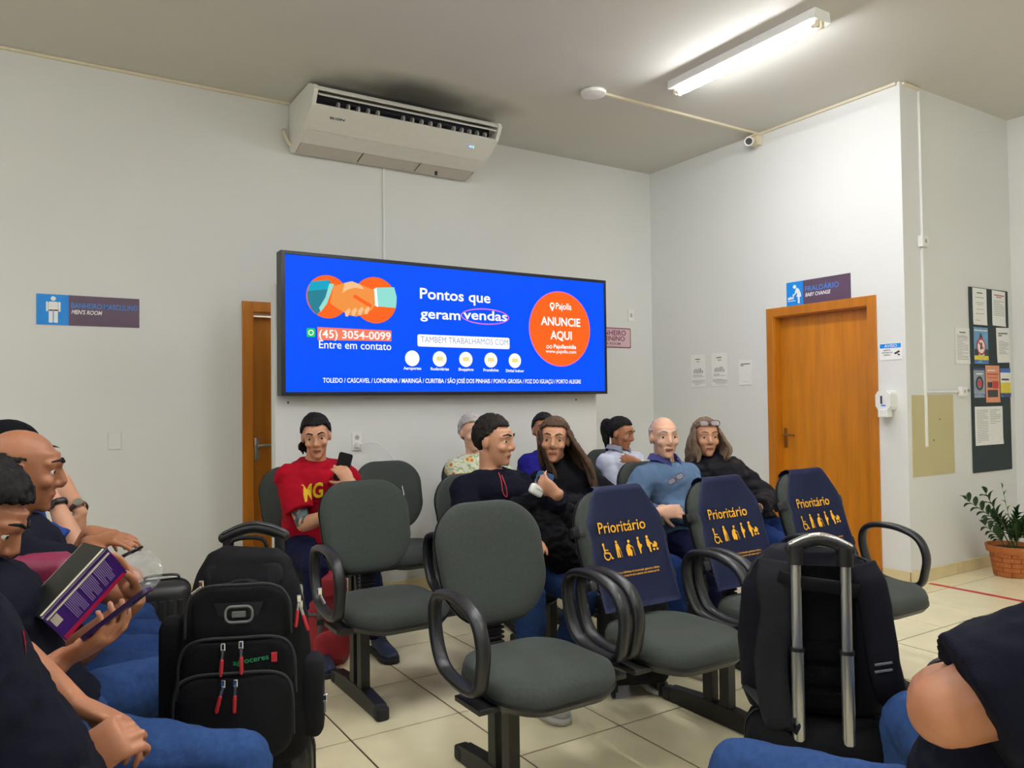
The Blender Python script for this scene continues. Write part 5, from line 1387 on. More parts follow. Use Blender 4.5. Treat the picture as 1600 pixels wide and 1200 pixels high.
from mathutils.bvhtree import BVHTree
def project_text(P, child, s, center, width, cap, m, bold=0.02, off=.002, shear=0, name='lettering', up=None, nrm=None, right=None):
    """print lettering on a garment by projecting flat letters onto its surface along the garment's front"""
    me0 = child.data; bvh = BVHTree.FromPolygons([v.co for v in me0.vertices], [p.vertices for p in me0.polygons])
    me = text_mesh(s, bold, shear); bm = NB(); bm.from_mesh(me)
    bmesh.ops.subdivide_edges(bm, edges=[e for e in bm.edges if e.calc_length() > .12], cuts=2)
    xs = [v.co.x for v in bm.verts]; x0, x1 = min(xs), max(xs); k = width/(x1-x0)
    inv3 = P['inv'].to_3x3(); c = P['inv'] @ Vector(center); n = (inv3 @ Vector(nrm)).normalized(); r = (inv3 @ Vector(right)).normalized(); u = n.cross(r) if up is None else inv3 @ Vector(up)
    if u.z < 0: u = -u
    for v in bm.verts:
        p = c+r*((v.co.x-(x0+x1)/2)*k)+u*(v.co.y*cap/.7)
        hit = bvh.ray_cast(p+n*.4, -n)
        v.co = (hit[0] if hit[0] is not None else p)+n*off
    me2 = bpy.data.meshes.new(name); bm.to_mesh(me2); bm.free(); me2.materials.append(MATS[m])
    return link(bpy.data.objects.new(name, me2), child)
mat('shirt_yellow', (232, 196, 36), .8); mat('collar_blue', (104, 112, 186), .85)
UP = Vector((0, 0, 1))
def lap(hip, face, side, x=.10, y=.30, z=.17):
    q = 1 if side == 'R' else -1; Rz = Matrix.Rotation(face, 3, 'Z'); f, r = Rz @ Vector((0, 1, 0)), Rz @ Vector((1, 0, 0)); h = Vector(hip)
    return dict(wrist=h+f*y+r*q*x+UP*z, elbow=h+r*q*.34-f*.08+UP*.18, hand=dict(dir=f*.7-r*q*.5-UP*.15, nrm=-UP+f*.1))
FB = PI          # facing the camera side (-Y)
SITZ = .575
# --- rear bench
h = (1.45, BY+.04, SITZ)
red = person('man in a red T-shirt with yellow letters holding a phone', h, FB, at_d(494, 682, 4.42), (-.32, -.9, -.22), 'skin_a',
    dict(mat='tee_red', name='t_shirt', sleeve='short', sg=.022, g=.022), dict(mat='trousers_navy'), ('shoe_blue', 'sole_dark', 'shoe_black'),
    dict(mat='hair_black', style='nape', thick=.009, top=.010),
    dict(wrist=at_d(520, 802, 4.14), elbow=at_d(415, 840, 4.48), tattoo=1, hand=dict(dir=CR+UP*.1, nrm=CF)),
    dict(wrist=at_d(552, 760, 4.02), elbow=at_d(590, 860, 4.2), hand=dict(dir=UP*.75-CR*.5, nrm=CF*.8-CR*.45, curl=(.5, .5, .3), thumb=(.5, .4))),
    legL=dict(ankle=(1.66, 4.02, .085), toe=(-.05, -1, 0)), legR=dict(ankle=(1.33, 4.0, .085)), roll=.08, sh_yaw=.22)
project_text(red, red['shirt'], 'MG', at_d(502, 784, 4.2), .125, .085, 'shirt_yellow', .03, nrm=(-.05, -1, 0), right=(1, -.05, .06))
h = (2.68, BY+.06, SITZ)
person('grey-haired person in a floral blouse at the partition', h, FB, at_d(738, 677, 5.2), (-.15, -.95, -.05), 'skin_pale',
    dict(mat='floral', name='blouse', sleeve='short', sg=.02, g=.018), dict(mat='trousers_navy'), ('shoe_black', 'sole_dark'),
    dict(mat='hair_grey', thick=.012, top=.008, rough=.007), lap(h, FB, 'R'), lap(h, FB, 'L'), fem=True, cvox=.011)
h = (3.28, BY+.06, SITZ)
person('dark-haired person in royal blue mostly hidden behind the long-haired woman', h, FB, at_d(850, 673, 5.5), (-.5, -.85, 0), 'skin_b',
    dict(mat='tee_royal', name='sweater', sleeve='long', sg=.018, g=.018), dict(mat='trousers_black'), ('shoe_black', 'sole_dark'),
    dict(mat='hair_black', thick=.010), lap(h, FB, 'R'), lap(h, FB, 'L'), cvox=.011)
h = (3.95, BY+.02, SITZ)
pony = person('woman with a dark ponytail in a pale blue shirt', h, FB, at_d(970, 677, 5.75), (.42, -.85, -.25), 'skin_b',
    dict(mat='shirt_pale', name='shirt', sleeve='long', sg=.018, g=.018, collar='shirt'), dict(mat='trousers_black'), ('shoe_black', 'sole_dark'),
    dict(mat='hair_black', style='pony', thick=.008, top=.004), lap(h, FB, 'R'),
    dict(wrist=at_d(998, 722, 5.5), elbow=at_d(1012, 770, 5.6), hand=dict(dir=-CR*.9+UP*.25, nrm=CF)), fem=True, cvox=.011, s=.97)
# --- middle bench
h = (2.06, MY+.03, SITZ)
navy = person('man in a dark navy sweater turned toward the long-haired woman', h, FB, at_d(772, 690, 3.9), (.52, -.82, -.08), 'skin_a',
    dict(mat='tee_navy', name='sweater', sleeve='long', sg=.018, g=.020), dict(mat='jeans', name='jeans'), ('shoe_grey', 'sole_white', 'sole_white'),
    dict(mat='hair_dark', thick=.006, top=.014, rough=.006),
    lap(h, FB, 'R'), dict(wrist=at_d(872, 772, 3.64), elbow=at_d(890, 850, 3.72), hand=dict(dir=UP*.55-CR*.75, nrm=CF*.4-CR*.2+UP*.4, curl=(.7, .6, .4), thumb=(.5, .4))),
    legR=dict(ankle=(1.925, 2.90, .085), toe=(.12, -1, 0)), legL=dict(ankle=(2.24, 3.12, .085)), sh_yaw=.15, s=1.03)
h = (2.69, MY+.05, SITZ)
wlong = person('woman with long straight brown hair in a black sweater', h, FB, at_d(866, 688, 4.16), (-.62, -.75, -.04), 'skin_a',
    dict(mat='sweater_black', name='sweater', sleeve='long', sg=.016, g=.018, collar=True), dict(mat='jeans_dark', name='jeans'), ('shoe_black', 'sole_white'),
    dict(mat='hair_brown', style='long', thick=.010, top=.003, len=.36, drop=(.05, -.04, 0), front_drop=(.10, -.10, .02)),
    lap(h, FB, 'R', .03, .3, .14), lap(h, FB, 'L', .08, .3, .13), fem=True, roll=-.05)
h = (3.28, MY+.04, SITZ)
denim = person('bald-headed man with crossed arms in a denim blue shirt', h, FB, at_d(1038, 684, 4.5), (-.42, -.9, -.02), 'skin_pale',
    dict(mat='shirt_denim', name='shirt', sleeve='long', sg=.020, g=.022, collar='shirt', cmat='collar_blue'), dict(mat='trousers_navy', name='jeans'), ('shoe_black', 'sole_dark'),
    dict(mat='hair_grey', thick=.0035, top=.0, rough=.001, bald=lambda p: p.z > .055 and p.y > -.05),
    dict(wrist=at_d(1030, 800, 4.2), elbow=at_d(975, 820, 4.35), hand=dict(dir=CR*.9+UP*.05, nrm=CF-UP*.3, curl=(.4, .5, .4))),
    dict(wrist=at_d(1034, 796, 4.33), elbow=at_d(1105, 800, 4.5), hand=dict(dir=-CR*.9-UP*.2, nrm=CF, curl=(.4, .5, .4))), belly=.03, s=1.02)
h = (3.90, MY+.05, SITZ)
puff = person('woman in a black puffer jacket with glasses on her head', h, FB, at_d(1103, 684, 4.85), (-.5, -.85, -.02), 'skin_a',
    dict(mat='puffer', name='puffer_jacket', sleeve='long', sg=.034, g=.036, collar=True, wr=.005, puff=lambda c: .008*abs(math.sin(c.z*PI/.062))-.004), dict(mat='jeans_dark', name='jeans'), ('shoe_black', 'sole_dark'),
    dict(mat='hair_blond', style='wavy', thick=.010, top=.003, len=.22, front_drop=(.02, -.03, 0)),
    dict(wrist=at_d(1125, 800, 4.6), elbow=at_d(1070, 810, 4.8), hand=dict(dir=CR*.8-UP*.3, nrm=CF)),
    dict(wrist=at_d(1185, 793, 4.62), elbow=at_d(1205, 770, 4.95), hand=dict(dir=-CR*.5-UP*.6-CF*.3, nrm=CF)), fem=True)
# --- left bench, facing +X
FL = -PI/2
h = (.0, 1.50, SITZ)
clasp = person('man with clasped hands in a navy polo with small red logo', h, FL, (-.17, 1.46, 1.26), (.9, .1, -.1), 'skin_b',
    dict(mat='tee_navy', name='polo_shirt', sleeve='short', sg=.026, g=.022, collar=True), dict(mat='jeans_dark', name='jeans'), ('shoe_black', 'sole_dark'),
    dict(mat='hair_dark'),
    dict(wrist=at_d(106, 1206, 1.33), elbow=(-.25, 1.12, .5), fat=.85, hand=dict(dir=CR*.85+UP*.55+CF*.35, nrm=CF*.9-UP*.4, finger_curls=[(.75, .9, .5), (.8, .95, .5), (.85, 1.0, .5), (.9, 1.0, .5)], thumb=(.0, .0))),
    dict(wrist=at_d(126, 1104, 1.45), elbow=(.02, 2.0, .84), fat=.80, hand=dict(dir=CR*.95-UP*.32-CF*.1, nrm=-UP*.8-CF*.35, finger_curls=[(.35, .6, .4), (.4, .65, .4), (.4, .7, .4), (.45, .7, .4)], thumb=(.3, .2))),
    legR=dict(ankle=(.40, 1.20, .085)), legL=dict(ankle=(.38, 1.50, .085)), s=1.05, belly=.05, voxel=.0048, cvox=.008)
project_text(clasp, clasp['shirt'], 'p', at_d(36, 1006, 1.2), .018, .03, 'tee_red', .03, nrm=(.75, -.55, .1), right=(.55, .75, 0), name='chest_logo')
h = (.04, 2.24, SITZ)
reader = person('dark-haired man in jeans reading a purple book while holding a phone', h, FL, at_d(-42, 812, 1.82), (.72, -.15, -.5), 'skin_b',
    dict(mat='tee_navy2', name='t_shirt', sleeve='short', sg=.026, g=.024), dict(mat='jeans_mid', name='jeans', g=.016), ('shoe_black', 'sole_white'),
    dict(mat='hair_black', thick=.016, top=.01, rough=.008),
    dict(wrist=at_d(98, 1030, 1.62), elbow=(-.14, 1.72, .62), hand=dict(dir=CR*.85+UP*.42+CF*.1, nrm=UP*.8-CR*.35+CF*.25, curl=(.55, .45, .35), thumb=(.15, .2), finger_curls=[(.35, .6, .4), (.45, .6, .4), (.5, .65, .4), (.55, .7, .4)])),
    dict(wrist=at_d(212, 940, 2.08), elbow=(.1, 2.48, .62), hand=dict(dir=UP*.8-CR*.35, nrm=-CF*.8-CR*.6, curl=(.3, .4, .3), thumb=(.3, .3))),
    legR=dict(knee=(.47, 1.90, 1.1), ankle=(.47, 1.84, .085)), legL=dict(knee=(.38, 2.60, 1.0), ankle=(.36, 2.56, .085)), s=1.07, voxel=.0048, cvox=.008)
h = (.02, 2.75, SITZ)
bald = person('balding man in a dark navy T-shirt resting his forearms', h, FL, at_d(36, 735, 2.33), (.88, -.1, -.16), 'skin_c',
    dict(mat='tee_navy2', name='t_shirt', sleeve='short', sg=.026, g=.022), dict(mat='jeans', name='jeans'), ('shoe_black', 'sole_white'),
    dict(mat='hair_dark', thick=.004, top=0, rough=.003, bald=lambda p: p.z > .05+.25*max(0, -p.y-.03) or (p.y > .02)),
    dict(wrist=at_d(140, 848, 2.48), elbow=at_d(80, 900, 2.2), hand=dict(dir=CR*.9+UP*.15, nrm=-UP+CF*.3)),
    dict(wrist=at_d(140, 832, 2.62), elbow=(-.05, 3.05, .6), hand=dict(dir=CR*.8-CF*.4, nrm=-UP+CF*.2)), legR=dict(knee=(.50, 2.66, 1.0), ankle=(.49, 2.62, .085)), legL=dict(knee=(.50, 2.86, 1.0), ankle=(.50, 2.84, .085)), s=1.04, belly=.03, voxel=.0055)
h = (-.02, 3.36, SITZ)
blue = person('person in a blue T-shirt and dark cap resting chin on a raised hand', h, FL, at_d(18, 714, 2.86), (.88, -.2, -.1), 'skin_a',
    dict(mat='tee_blue', name='t_shirt', sleeve='short', sg=.024, g=.020), dict(mat='jeans', name='jeans'), ('shoe_black', 'sole_white'),
    dict(mat='hair_dark'),
    dict(wrist=at_d(84, 778, 2.78), elbow=at_d(80, 880, 2.7), hand=dict(dir=UP*.8-CR*.6, nrm=-CR, curl=(1.0, 1.0, .6))),
    lap(h, FL, 'L'), legR=dict(knee=(.42, 3.18, 1.1), ankle=(.40, 3.20, .085)))
h = (-.10, 3.98, SITZ)
vest = person('person in a black vest at the far end of the left bench', h, FL, at_d(16, 722, 3.42), (.9, -.2, -.1), 'skin_a',
    dict(mat='tee_dark', name='vest', sleeve=None, g=.022), dict(mat='jeans_dark', name='jeans'), ('shoe_black', 'sole_white'),
    dict(mat='hair_dark'),
    dict(wrist=at_d(126, 800, 3.15), elbow=at_d(92, 720, 3.3), hand=dict(dir=-UP*.9-CR*.1, nrm=-CR+CF*.2, curl=(.3, .4, .3))),
    lap(h, FL, 'L'))
# --- lower right man
h = (1.56, .76, SITZ); fr = .2
right = person('man in a dark T-shirt with a wrist watch in the lower right corner', h, fr, (1.55, .45, 1.27), (-.3, .9, -.2), 'skin_b',
    dict(mat='tee_navy', name='t_shirt', sleeve='short', send=.86, sg=.018, g=.024), dict(mat='jeans_mid', name='jeans', g=.018), ('shoe_black', 'sole_white'),
    dict(mat='hair_dark'),
    dict(wrist=(1.86, .80, .72), elbow=(2.0, .5, .7), hand=dict(dir=(.1, 1, -.2), nrm=-UP)), dict(wrist=at_d(1486, 1062, 1.40), elbow=at_d(1470, 1145, 1.05), fat=1.25, hand=dict(dir=CR*.9+CF*.35, nrm=-UP, curl=(.6, .6, .4))),
    legL=dict(knee=(1.36, 1.16, 1.0), ankle=(1.36, 1.16, .085)), legR=dict(knee=(1.86, 1.08, 1.0), ankle=(1.92, 1.08, .085)), s=1.08, belly=.05, voxel=.0048, cvox=.008)
# ------------------------------------------------------------------ luggage
mat('bag_black', (11, 12, 15), 0.75, var=0.12, scale=14, bump=0.3, bscale=500, spec=0.15)
mat('bag_black2', (15, 16, 19), 0.75, spec=0.2, var=0.12, scale=14, bump=0.3, bscale=500)
mat('bag_navy', (17, 18, 27), 0.8, var=0.1, scale=14, bump=0.3, bscale=600, spec=0.15)
mat('bag_grey', (30, 31, 35), 0.8, spec=0.15, var=0.1, scale=14, bump=0.3, bscale=600)
mat('bag_mesh', (9, 9, 11), 0.9, spec=0.1, var=0.2, scale=60, bump=0.5, bscale=300)
mat('bag_red', (150, 28, 40), 0.6, var=0.12, scale=10, bump=0.4, bscale=40)
mat('strap_grey', (92, 88, 86), 0.8, var=0.1, scale=40)
mat('bag_maroon', (122, 24, 62), 0.55, var=0.08, scale=12, bump=0.15, bscale=60)
mat('pull_red', (190, 40, 46), 0.5); mat('text_green', (40, 150, 90), 0.6); mat('badge_grey', (120, 122, 120), 0.45, 0.4)
mat('shell_black', (16, 17, 19), 0.35, var=0.08, scale=20)
mat('shell_grey', (26, 27, 30), 0.4, var=0.08, scale=20)
def bag_body(rings, power=3.2, seg=32, smooth_it=0):
    """rings: (z, cx, cy, a, b)"""
    bm = NB(); loft(bm, [(cx, cy, z) for z, cx, cy, a, b in rings], [(a, b) for z, cx, cy, a, b in rings], seg, up=(1, 0, 0), power=power)
    return bm
def interp_rings(rings, n=5):
    out = []
    for k in range(len(rings)-1):
        for q in range(n):
            f = q/n; out.append(tuple(rings[k][i]*(1-f)+rings[k+1][i]*f for i in range(5)))
    return out+[rings[-1]]
def crumple(bm, amp, f, seed=0.0):
    bm.normal_update()
    ds = [(v, v.normal.copy(), amp*(noise.noise(v.co*f+Vector((seed, 0, 0)))+.5*noise.noise(v.co*f*2.3+Vector((0, seed, 0))))) for v in bm.verts]
    for v, n_, d_ in ds: v.co += n_*d_
    return bm
def wheel(bm, c, r=.024, w=.018):
    lathe(bm, [(r*.6, -w/2), (r, -w/2+.003), (r, w/2-.003), (r*.6, w/2)], 16, c, 'x')
def suitcase(label, loc, rotz, w, d, h, m, handle_h=None, handle_m='alu', grip_m='black_plastic', quilt=False, hx=.085, hy=None, ribs=True, grip_top='black_plastic', pole_w=.011, group='rolling suitcases', wheels4=True, joint=.55):
    """-y is the handle side"""
    t = thing('rolling_suitcase', label, 'suitcase', loc, rotz, group)
    z0 = .055; bm = NB(); box(bm, (0, 0, z0+(h-z0)/2), (w, d, h-z0), min(w, d)*.28, seg=5); body = obj('shell', bm, m, t, auto=.7)
    if ribs:
        for k in range(5):
            x = -w*.32+k*w*.16; bm = NB(); b2(bm, x-.012, x+.012, -d/2-.004, d/2+.004, z0+.07, h-.07, .004); obj('rib', bm, m, body)
    if quilt:
        bm = NB(); n = 5
        for i in range(n):
            for j in range(6):
                cx = -w/2+.03+(w-.06)*(i+.5)/n; cz = z0+.05+(h-z0-.10)*(j+.5)/6
                for sy in (-1, 1):
                    q = [(cx-(w-.06)/n/2, cz), (cx, cz+(h-z0-.1)/12), (cx+(w-.06)/n/2, cz), (cx, cz-(h-z0-.1)/12)]
                    V = [bm.verts.new((x, sy*(d/2+.001), z)) for x, z in q]; c = bm.verts.new((cx, sy*(d/2+.012), cz))
                    for k in range(4): bm.faces.new((V[k], V[(k+1) % 4], c))
        o = obj('quilting', bm, m, body); o['kind'] = 'stuff'
    bm = NB(); pts = [(-w/2-.001, 0, z0+.09), (-w/2-.001, 0, h-.1)]
    bm.free()
    bm = NB(); ring = [(x, z) for x, z in rrect(-w/2-.002, z0-.001, w/2+.002, h+.002, min(w, d)*.28, 5)]
    loft(bm, [(x, .01, z) for x, z in ring], [(.006, .004)]*len(ring), 6, up=(0, 1, 0), closed=True); obj('zipper', bm, 'rubber', body, auto=.8)
    for sx in (-1, 1):
        for sy in (-1, 1):
            x, y = sx*(w/2-.05), sy*(d/2-.04)
            bm = NB(); b2(bm, x-.02, x+.02, y-.02, y+.02, .03, z0+.02, .006); hs = obj('wheel_housing', bm, 'black_plastic', t)
            bm = NB(); wheel(bm, (x, y, .025)); obj('wheel', bm, 'rubber', hs, auto=.6)
    bm = NB(); pts = smooth_path([(-.07, 0, h-.005), (-.06, 0, h+.022), (.06, 0, h+.022), (.07, 0, h-.005)], 4); loft(bm, pts, [(.012, .006)]*len(pts), 8, up=(0, 1, 0)); obj('carry_handle', bm, 'black_plastic', t, smooth=True)
    if handle_h:
        y = hy if hy is not None else -d/2+.03
        for sx in (-1, 1):
            zj = h+(handle_h-h)*joint
            bm = NB(); loft(bm, [(sx*hx, y, h-.12), (sx*hx, y, zj)], [(pole_w*1.15, pole_w*.95)]*2, 14, up=(1, 0, 0), power=3); p = obj('pole', bm, handle_m, t, auto=.6)
            bm = NB(); loft(bm, [(sx*hx, y, zj), (sx*hx, y, handle_h-.03)], [(pole_w*.95, pole_w*.75)]*2, 14, up=(1, 0, 0), power=3); obj('inner_pole', bm, handle_m, p, auto=.6)
            bm = NB(); loft(bm, [(sx*hx, y, zj-.006), (sx*hx, y, zj+.004)], [(pole_w*1.3, pole_w*1.1)]*2, 14, up=(1, 0, 0), power=3); obj('pole_collar', bm, 'black_plastic', p, auto=.6)
            bm = NB(); loft(bm, [(sx*hx, y, handle_h-.055), (sx*hx*1.0, y, handle_h-.005)], [(pole_w*1.4, pole_w*1.25)]*2, 14, up=(1, 0, 0), power=3); obj('grip_end', bm, 'black_plastic', t, auto=.6)
        bm = NB(); pts = smooth_path([(-hx-.012, y, handle_h-.012), (-hx*.6, y, handle_h+.006), (0, y, handle_h+.014), (hx*.6, y, handle_h+.006), (hx+.012, y, handle_h-.012)], 5)
        loft(bm, pts, [(.015, .017)]*len(pts), 12, up=(0, 1, 0), round_cap=True); g = obj('grip', bm, 'black_plastic', t, smooth=True)
        bm = NB(); loft(bm, [(p.x, p.y, p.z+.013) for p in pts], [(.014, .006)]*len(pts), 10, up=(0, 1, 0), round_cap=True); obj('grip_trim', bm, grip_top, g, smooth=True)
    return t
def face_cam(p, extra=0.0):
    """rotation that turns local -y toward the camera plus extra"""
    return math.atan2(-p[1], -p[0])+PI/2+extra
# --- left luggage
LB = Vector((.515, 2.20, 0)); LROT = face_cam(LB, -.16)
suitcase('black suitcase under the black backpack with red zipper pulls', LB+Vector((.03, .05, 0)), LROT, .34, .20, .45, 'shell_black', handle_h=1.0, handle_m='black_metal', hx=.072, hy=.07, joint=.6)
t = thing('backpack', 'large black backpack with red zipper pulls strapped on a suitcase', 'backpack', LB+Vector((0, 0, .452)), LROT, 'black travel backpacks'); t.scale = (.88, .85, 1.0)
R_ = [(-.02, 0, -.02, .15, .05), (0, 0, -.03, .195, .085), (.06, 0, -.035, .212, .105), (.20, .003, -.02, .205, .11), (.34, .008, -.01, .185, .105), (.44, .012, 0, .155, .09), (.50, .016, .01, .12, .07), (.525, .018, .015, .08, .045)]
bm = bag_body(interp_rings(R_, 5), 2.9, 40); crumple(bm, .006, 9, 2.0); body = obj('body', bm, 'bag_black', t, smooth=True)
def panel(name, x0, x1, z0, z1, y0, th, r, m, parent, top_r=None, tilt=0.0):
    bm = NB(); out = rrect(x0, z0, x1, z1, r, 6); rings = []
    cx, cz = (x0+x1)/2, (z0+z1)/2
    for k, y in ((1.0, 0), (1.0, -th*.55), (.96, -th*.85), (.86, -th), (.5, -th*1.08), (.1, -th*1.1)):
        rings.append([bm.verts.new((cx+(x-cx)*k, y0+y+tilt*(z-cz), cz+(z-cz)*k)) for x, z in out])
    n = len(out)
    for A, B in zip(rings, rings[1:]):
        for q in range(n): bm.faces.new((A[q], A[(q+1) % n], B[(q+1) % n], B[q]))
    bm.faces.new(rings[0][::-1]); bm.faces.new(rings[-1])
    crumple(bm, .003, 16, z0*9)
    return obj(name, bm, m, parent, smooth=True)
up_ = panel('upper_pocket', -.135, .145, .285, .445, -.085, .045, .06, 'bag_black', t, tilt=.12)
tp_ = panel('top_pocket', -.105, .125, .425, .495, -.045, .035, .03, 'bag_black2', t, tilt=.35)
md_ = panel('middle_pocket', -.155, .16, .165, .31, -.105, .05, .05, 'bag_black', t, tilt=.05)
lw_ = panel('lower_pocket', -.165, .16, .008, .225, -.115, .055, .06, 'bag_black2', t)
sp_ = panel('side_pocket', .17, .245, .02, .24, -.015, .075, .03, 'bag_black2', t)
sp2 = panel('side_pocket', -.235, -.165, .03, .36, -.02, .06, .03, 'bag_black', t)
def zip_arc(parent, x0, x1, zb, zt, y, tilt=0.0):
    pts = smooth_path([(x0, y+tilt*(zb-zt), zb), (x0+.006, y, zt-.045), (x0+.05, y, zt-.004), ((x0+x1)/2, y, zt), (x1-.05, y, zt-.004), (x1-.006, y, zt-.045), (x1, y+tilt*(zb-zt), zb)], 5)
    bm = NB(); loft(bm, pts, .0045, 6); obj('zipper', bm, 'rubber', parent, smooth=True)
zip_arc(up_, -.145, .155, .32, .45, -.128, .05); zip_arc(md_, -.16, .17, .17, .32, -.155); zip_arc(lw_, -.17, .165, .07, .235, -.172)
def pull(x, y, z, ang, parent, red=True):
    c, s_ = math.cos(ang), math.sin(ang)
    bm = NB(); box(bm, (x, y, z), (.014, .008, .022), .003); q = obj('zipper_pull', bm, 'chrome', parent)
    bm = NB(); loft(bm, [(x, y-.004, z-.006), (x-s_*.03, y-.006, z-.006-c*.03)], .0045, 6); obj('pull_ring', bm, 'steel', q)
    if red:
        bm = NB(); loft(bm, [(x-s_*.026, y-.006, z-.002-c*.03), (x-s_*.06, y-.004, z-c*.07)], .0055, 8, round_cap=True); obj('pull_cord', bm, 'pull_red', q)
pull(-.032, -.168, .302, .1, md_); pull(.018, -.168, .305, -.03, md_); pull(-.03, -.180, .212, .3, lw_); pull(.004, -.180, .212, .05, lw_)
pull(.175, -.10, .40, .15, t); pull(.18, -.098, .385, -.35, t); pull(.235, -.07, .41, -.5, t, False); pull(.25, -.09, .13, 0, sp_, False); pull(-.10, -.125, .455, 1.0, tp_, False); pull(-.125, -.135, .30, .0, up_, False)
bm = NB(); prism(bm, [(-.065, .405), (.075, .405), (.052, .345), (-.040, .345)], (0, -.137, 0), (1, 0, 0), (0, .03, 1), (0, -.006, 0)); bd = obj('badge', bm, 'black_plastic', up_)
bm = NB(); pts = [(x, -.144, z) for x, z in rrect(-.03, .358, .046, .398, .016, 5)]; loft(bm, pts, [(.003, .004)]*len(pts), 6, up=(0, 1, 0), closed=True); obj('badge_frame', bm, 'badge_grey', bd)
bm = NB(); b2(bm, -.012, .028, -.147, -.142, .37, .386, .002); obj('badge_plate', bm, 'badge_grey', bd)
lettering('agroceres', 'text_green', md_, (-.005, -.163, .253), (.095, -.163, .264), .014, (0, -1, 0), .012, lift=.003)
bm = NB(); b2(bm, .102, .118, -.168, -.162, .256, .280, .001); obj('logo_square', bm, 'pull_red', md_)
bm = NB(); box(bm, (-.118, -.176, .075), (.026, .004, .085), .002, R=Matrix.Rotation(.2, 3, 'Y')); tg_ = obj('side_tag', bm, 'rubber', lw_)
lettering('OGIO', 'sign_white', lw_, (-.130, -.180, .04), (-.112, -.180, .110), .018, (0, -1, 0), .01, lift=.002)
bm = NB(); pts = smooth_path([(-.05, .03, .50), (-.035, .03, .545), (.05, .035, .545), (.07, .035, .50)], 4); loft(bm, pts, [(.014, .006)]*len(pts), 8, up=(0, 1, 0)); obj('grab_loop', bm, 'bag_black2', t, smooth=True)
# --- right luggage: handle side toward the camera, backpack behind the poles
RB = Vector((1.90, 1.40, 0)); RROT = face_cam(RB, .10)
suitcase('black suitcase with raised silver handle beside the man in the corner', RB, RROT, .40, .24, .485, 'bag_black', handle_h=.975, handle_m='alu', hx=.063, hy=-.10, ribs=False, grip_top='chrome', pole_w=.0145, joint=.42)
Rm_ = Matrix.Rotation(RROT, 3, 'Z')
t = thing('backpack', 'dark navy backpack seen from its strap side behind silver luggage poles', 'backpack', RB+Rm_ @ Vector((-.005, .035, .485)), RROT, 'black travel backpacks'); t.scale = (1, 1, .94)
R_ = [(-.012, 0, .03, .14, .05), (.0, 0, .03, .185, .085), (.06, .0, .03, .205, .10), (.20, -.004, .03, .205, .105), (.34, -.004, .03, .192, .10), (.43, .0, .03, .160, .085), (.475, .004, .03, .115, .06), (.488, .004, .03, .07, .035)]
bm = bag_body(interp_rings(R_, 5), 2.9, 40); crumple(bm, .007, 8, 5.0); obj('body', bm, 'bag_navy', t, smooth=True)
bm = NB(); prism(bm, rrect(-.09, .02, .10, .45, .04, 5), (0, -.072, 0), (1, 0, 0), (0, 0, 1), (0, -.014, 0)); obj('back_panel', bm, 'bag_mesh', t)
for q in range(3):
    bm = NB(); box(bm, (.005, -.088, .06+q*.07), (.16, .016, .055), .007); obj('back_pad', bm, 'bag_mesh', t)
def strap(pts, w, th, m, name='shoulder_strap'):
    p = smooth_path(pts, 6); bm = NB(); loft(bm, p, [(w, th)]*len(p), 10, up=(1, 0, 0), power=3.5); crumple(bm, .0025, 20, w); return obj(name, bm, m, t, smooth=True)
s1 = strap([(-.105, -.07, .455), (-.115, -.105, .40), (-.108, -.12, .30), (-.125, -.118, .18), (-.12, -.125, .08), (-.10, -.13, .0), (-.07, -.12, -.01)], .045, .010, 'bag_grey')
s2 = strap([(.115, -.07, .455), (.135, -.10, .40), (.15, -.115, .28), (.165, -.11, .16), (.19, -.09, .08), (.225, -.06, .045)], .042, .010, 'bag_navy')
strap([(.225, -.06, .045), (.20, -.075, .0), (.17, -.085, -.045)], .016, .003, 'rubber', 'webbing')
strap([(.17, -.08, .10), (.20, -.02, .05), (.235, .0, .01)], .016, .003, 'rubber', 'webbing')
strap([(-.10, -.128, .0), (-.15, -.1, .04), (-.19, -.03, .06)], .016, .003, 'rubber', 'webbing')
bm = NB(); box(bm, (.175, -.09, -.03), (.045, .016, .03), .005); obj('buckle', bm, 'black_plastic', t)
for q in (0, 1):
    bm = NB(); box(bm, (.158, -.126, .19-q*.02), (.045, .003, .007), .001, R=Matrix.Rotation(-.25, 3, 'Y')); obj('reflective_strip', bm, 'alu', s2)
bm = NB(); pts = smooth_path([(-.10, -.11, .42), (-.05, -.135, .41), (.05, -.135, .40), (.10, -.11, .385)], 4); loft(bm, pts, [(.020, .007)]*len(pts), 10, up=(0, 0, 1), power=3); obj('trolley_sleeve', bm, 'bag_black', t, smooth=True)
bm = NB(); pts = smooth_path([(-.06, .0, .47), (-.05, -.02, .505), (.05, -.02, .505), (.07, .0, .47)], 4); loft(bm, pts, [(.012, .006)]*len(pts), 8, up=(0, 1, 0)); obj('grab_loop', bm, 'bag_black2', t, smooth=True)
for zz in (.455, .43):
    bm = NB(); pts = smooth_path([(-.17, .0, zz-.09), (-.13, .0, zz-.02), (0, .01, zz+.012), (.13, .0, zz-.02), (.17, .0, zz-.09)], 5); loft(bm, [(p.x*1.06, p.y, p.z+.02) for p in pts], .004, 6); obj('zipper', bm, 'rubber', t, smooth=True)
# --- quilted suitcase behind the front bench
suitcase('small black quilted suitcase with chrome handle behind the priority seats', (2.43, 2.80, 0), face_cam((2.43, 2.80), .25), .32, .20, .47, 'bag_black2', handle_h=.64, handle_m='chrome', hx=.09, quilt=True, ribs=False, grip_top='chrome')
# --- dark suitcase beyond the left legs
suitcase('dark grey suitcase showing only its top beside the plastic bag', (.54, 3.86, 0), face_cam((.54, 3.86), 0), .24, .2, .575, 'shell_grey', ribs=True)
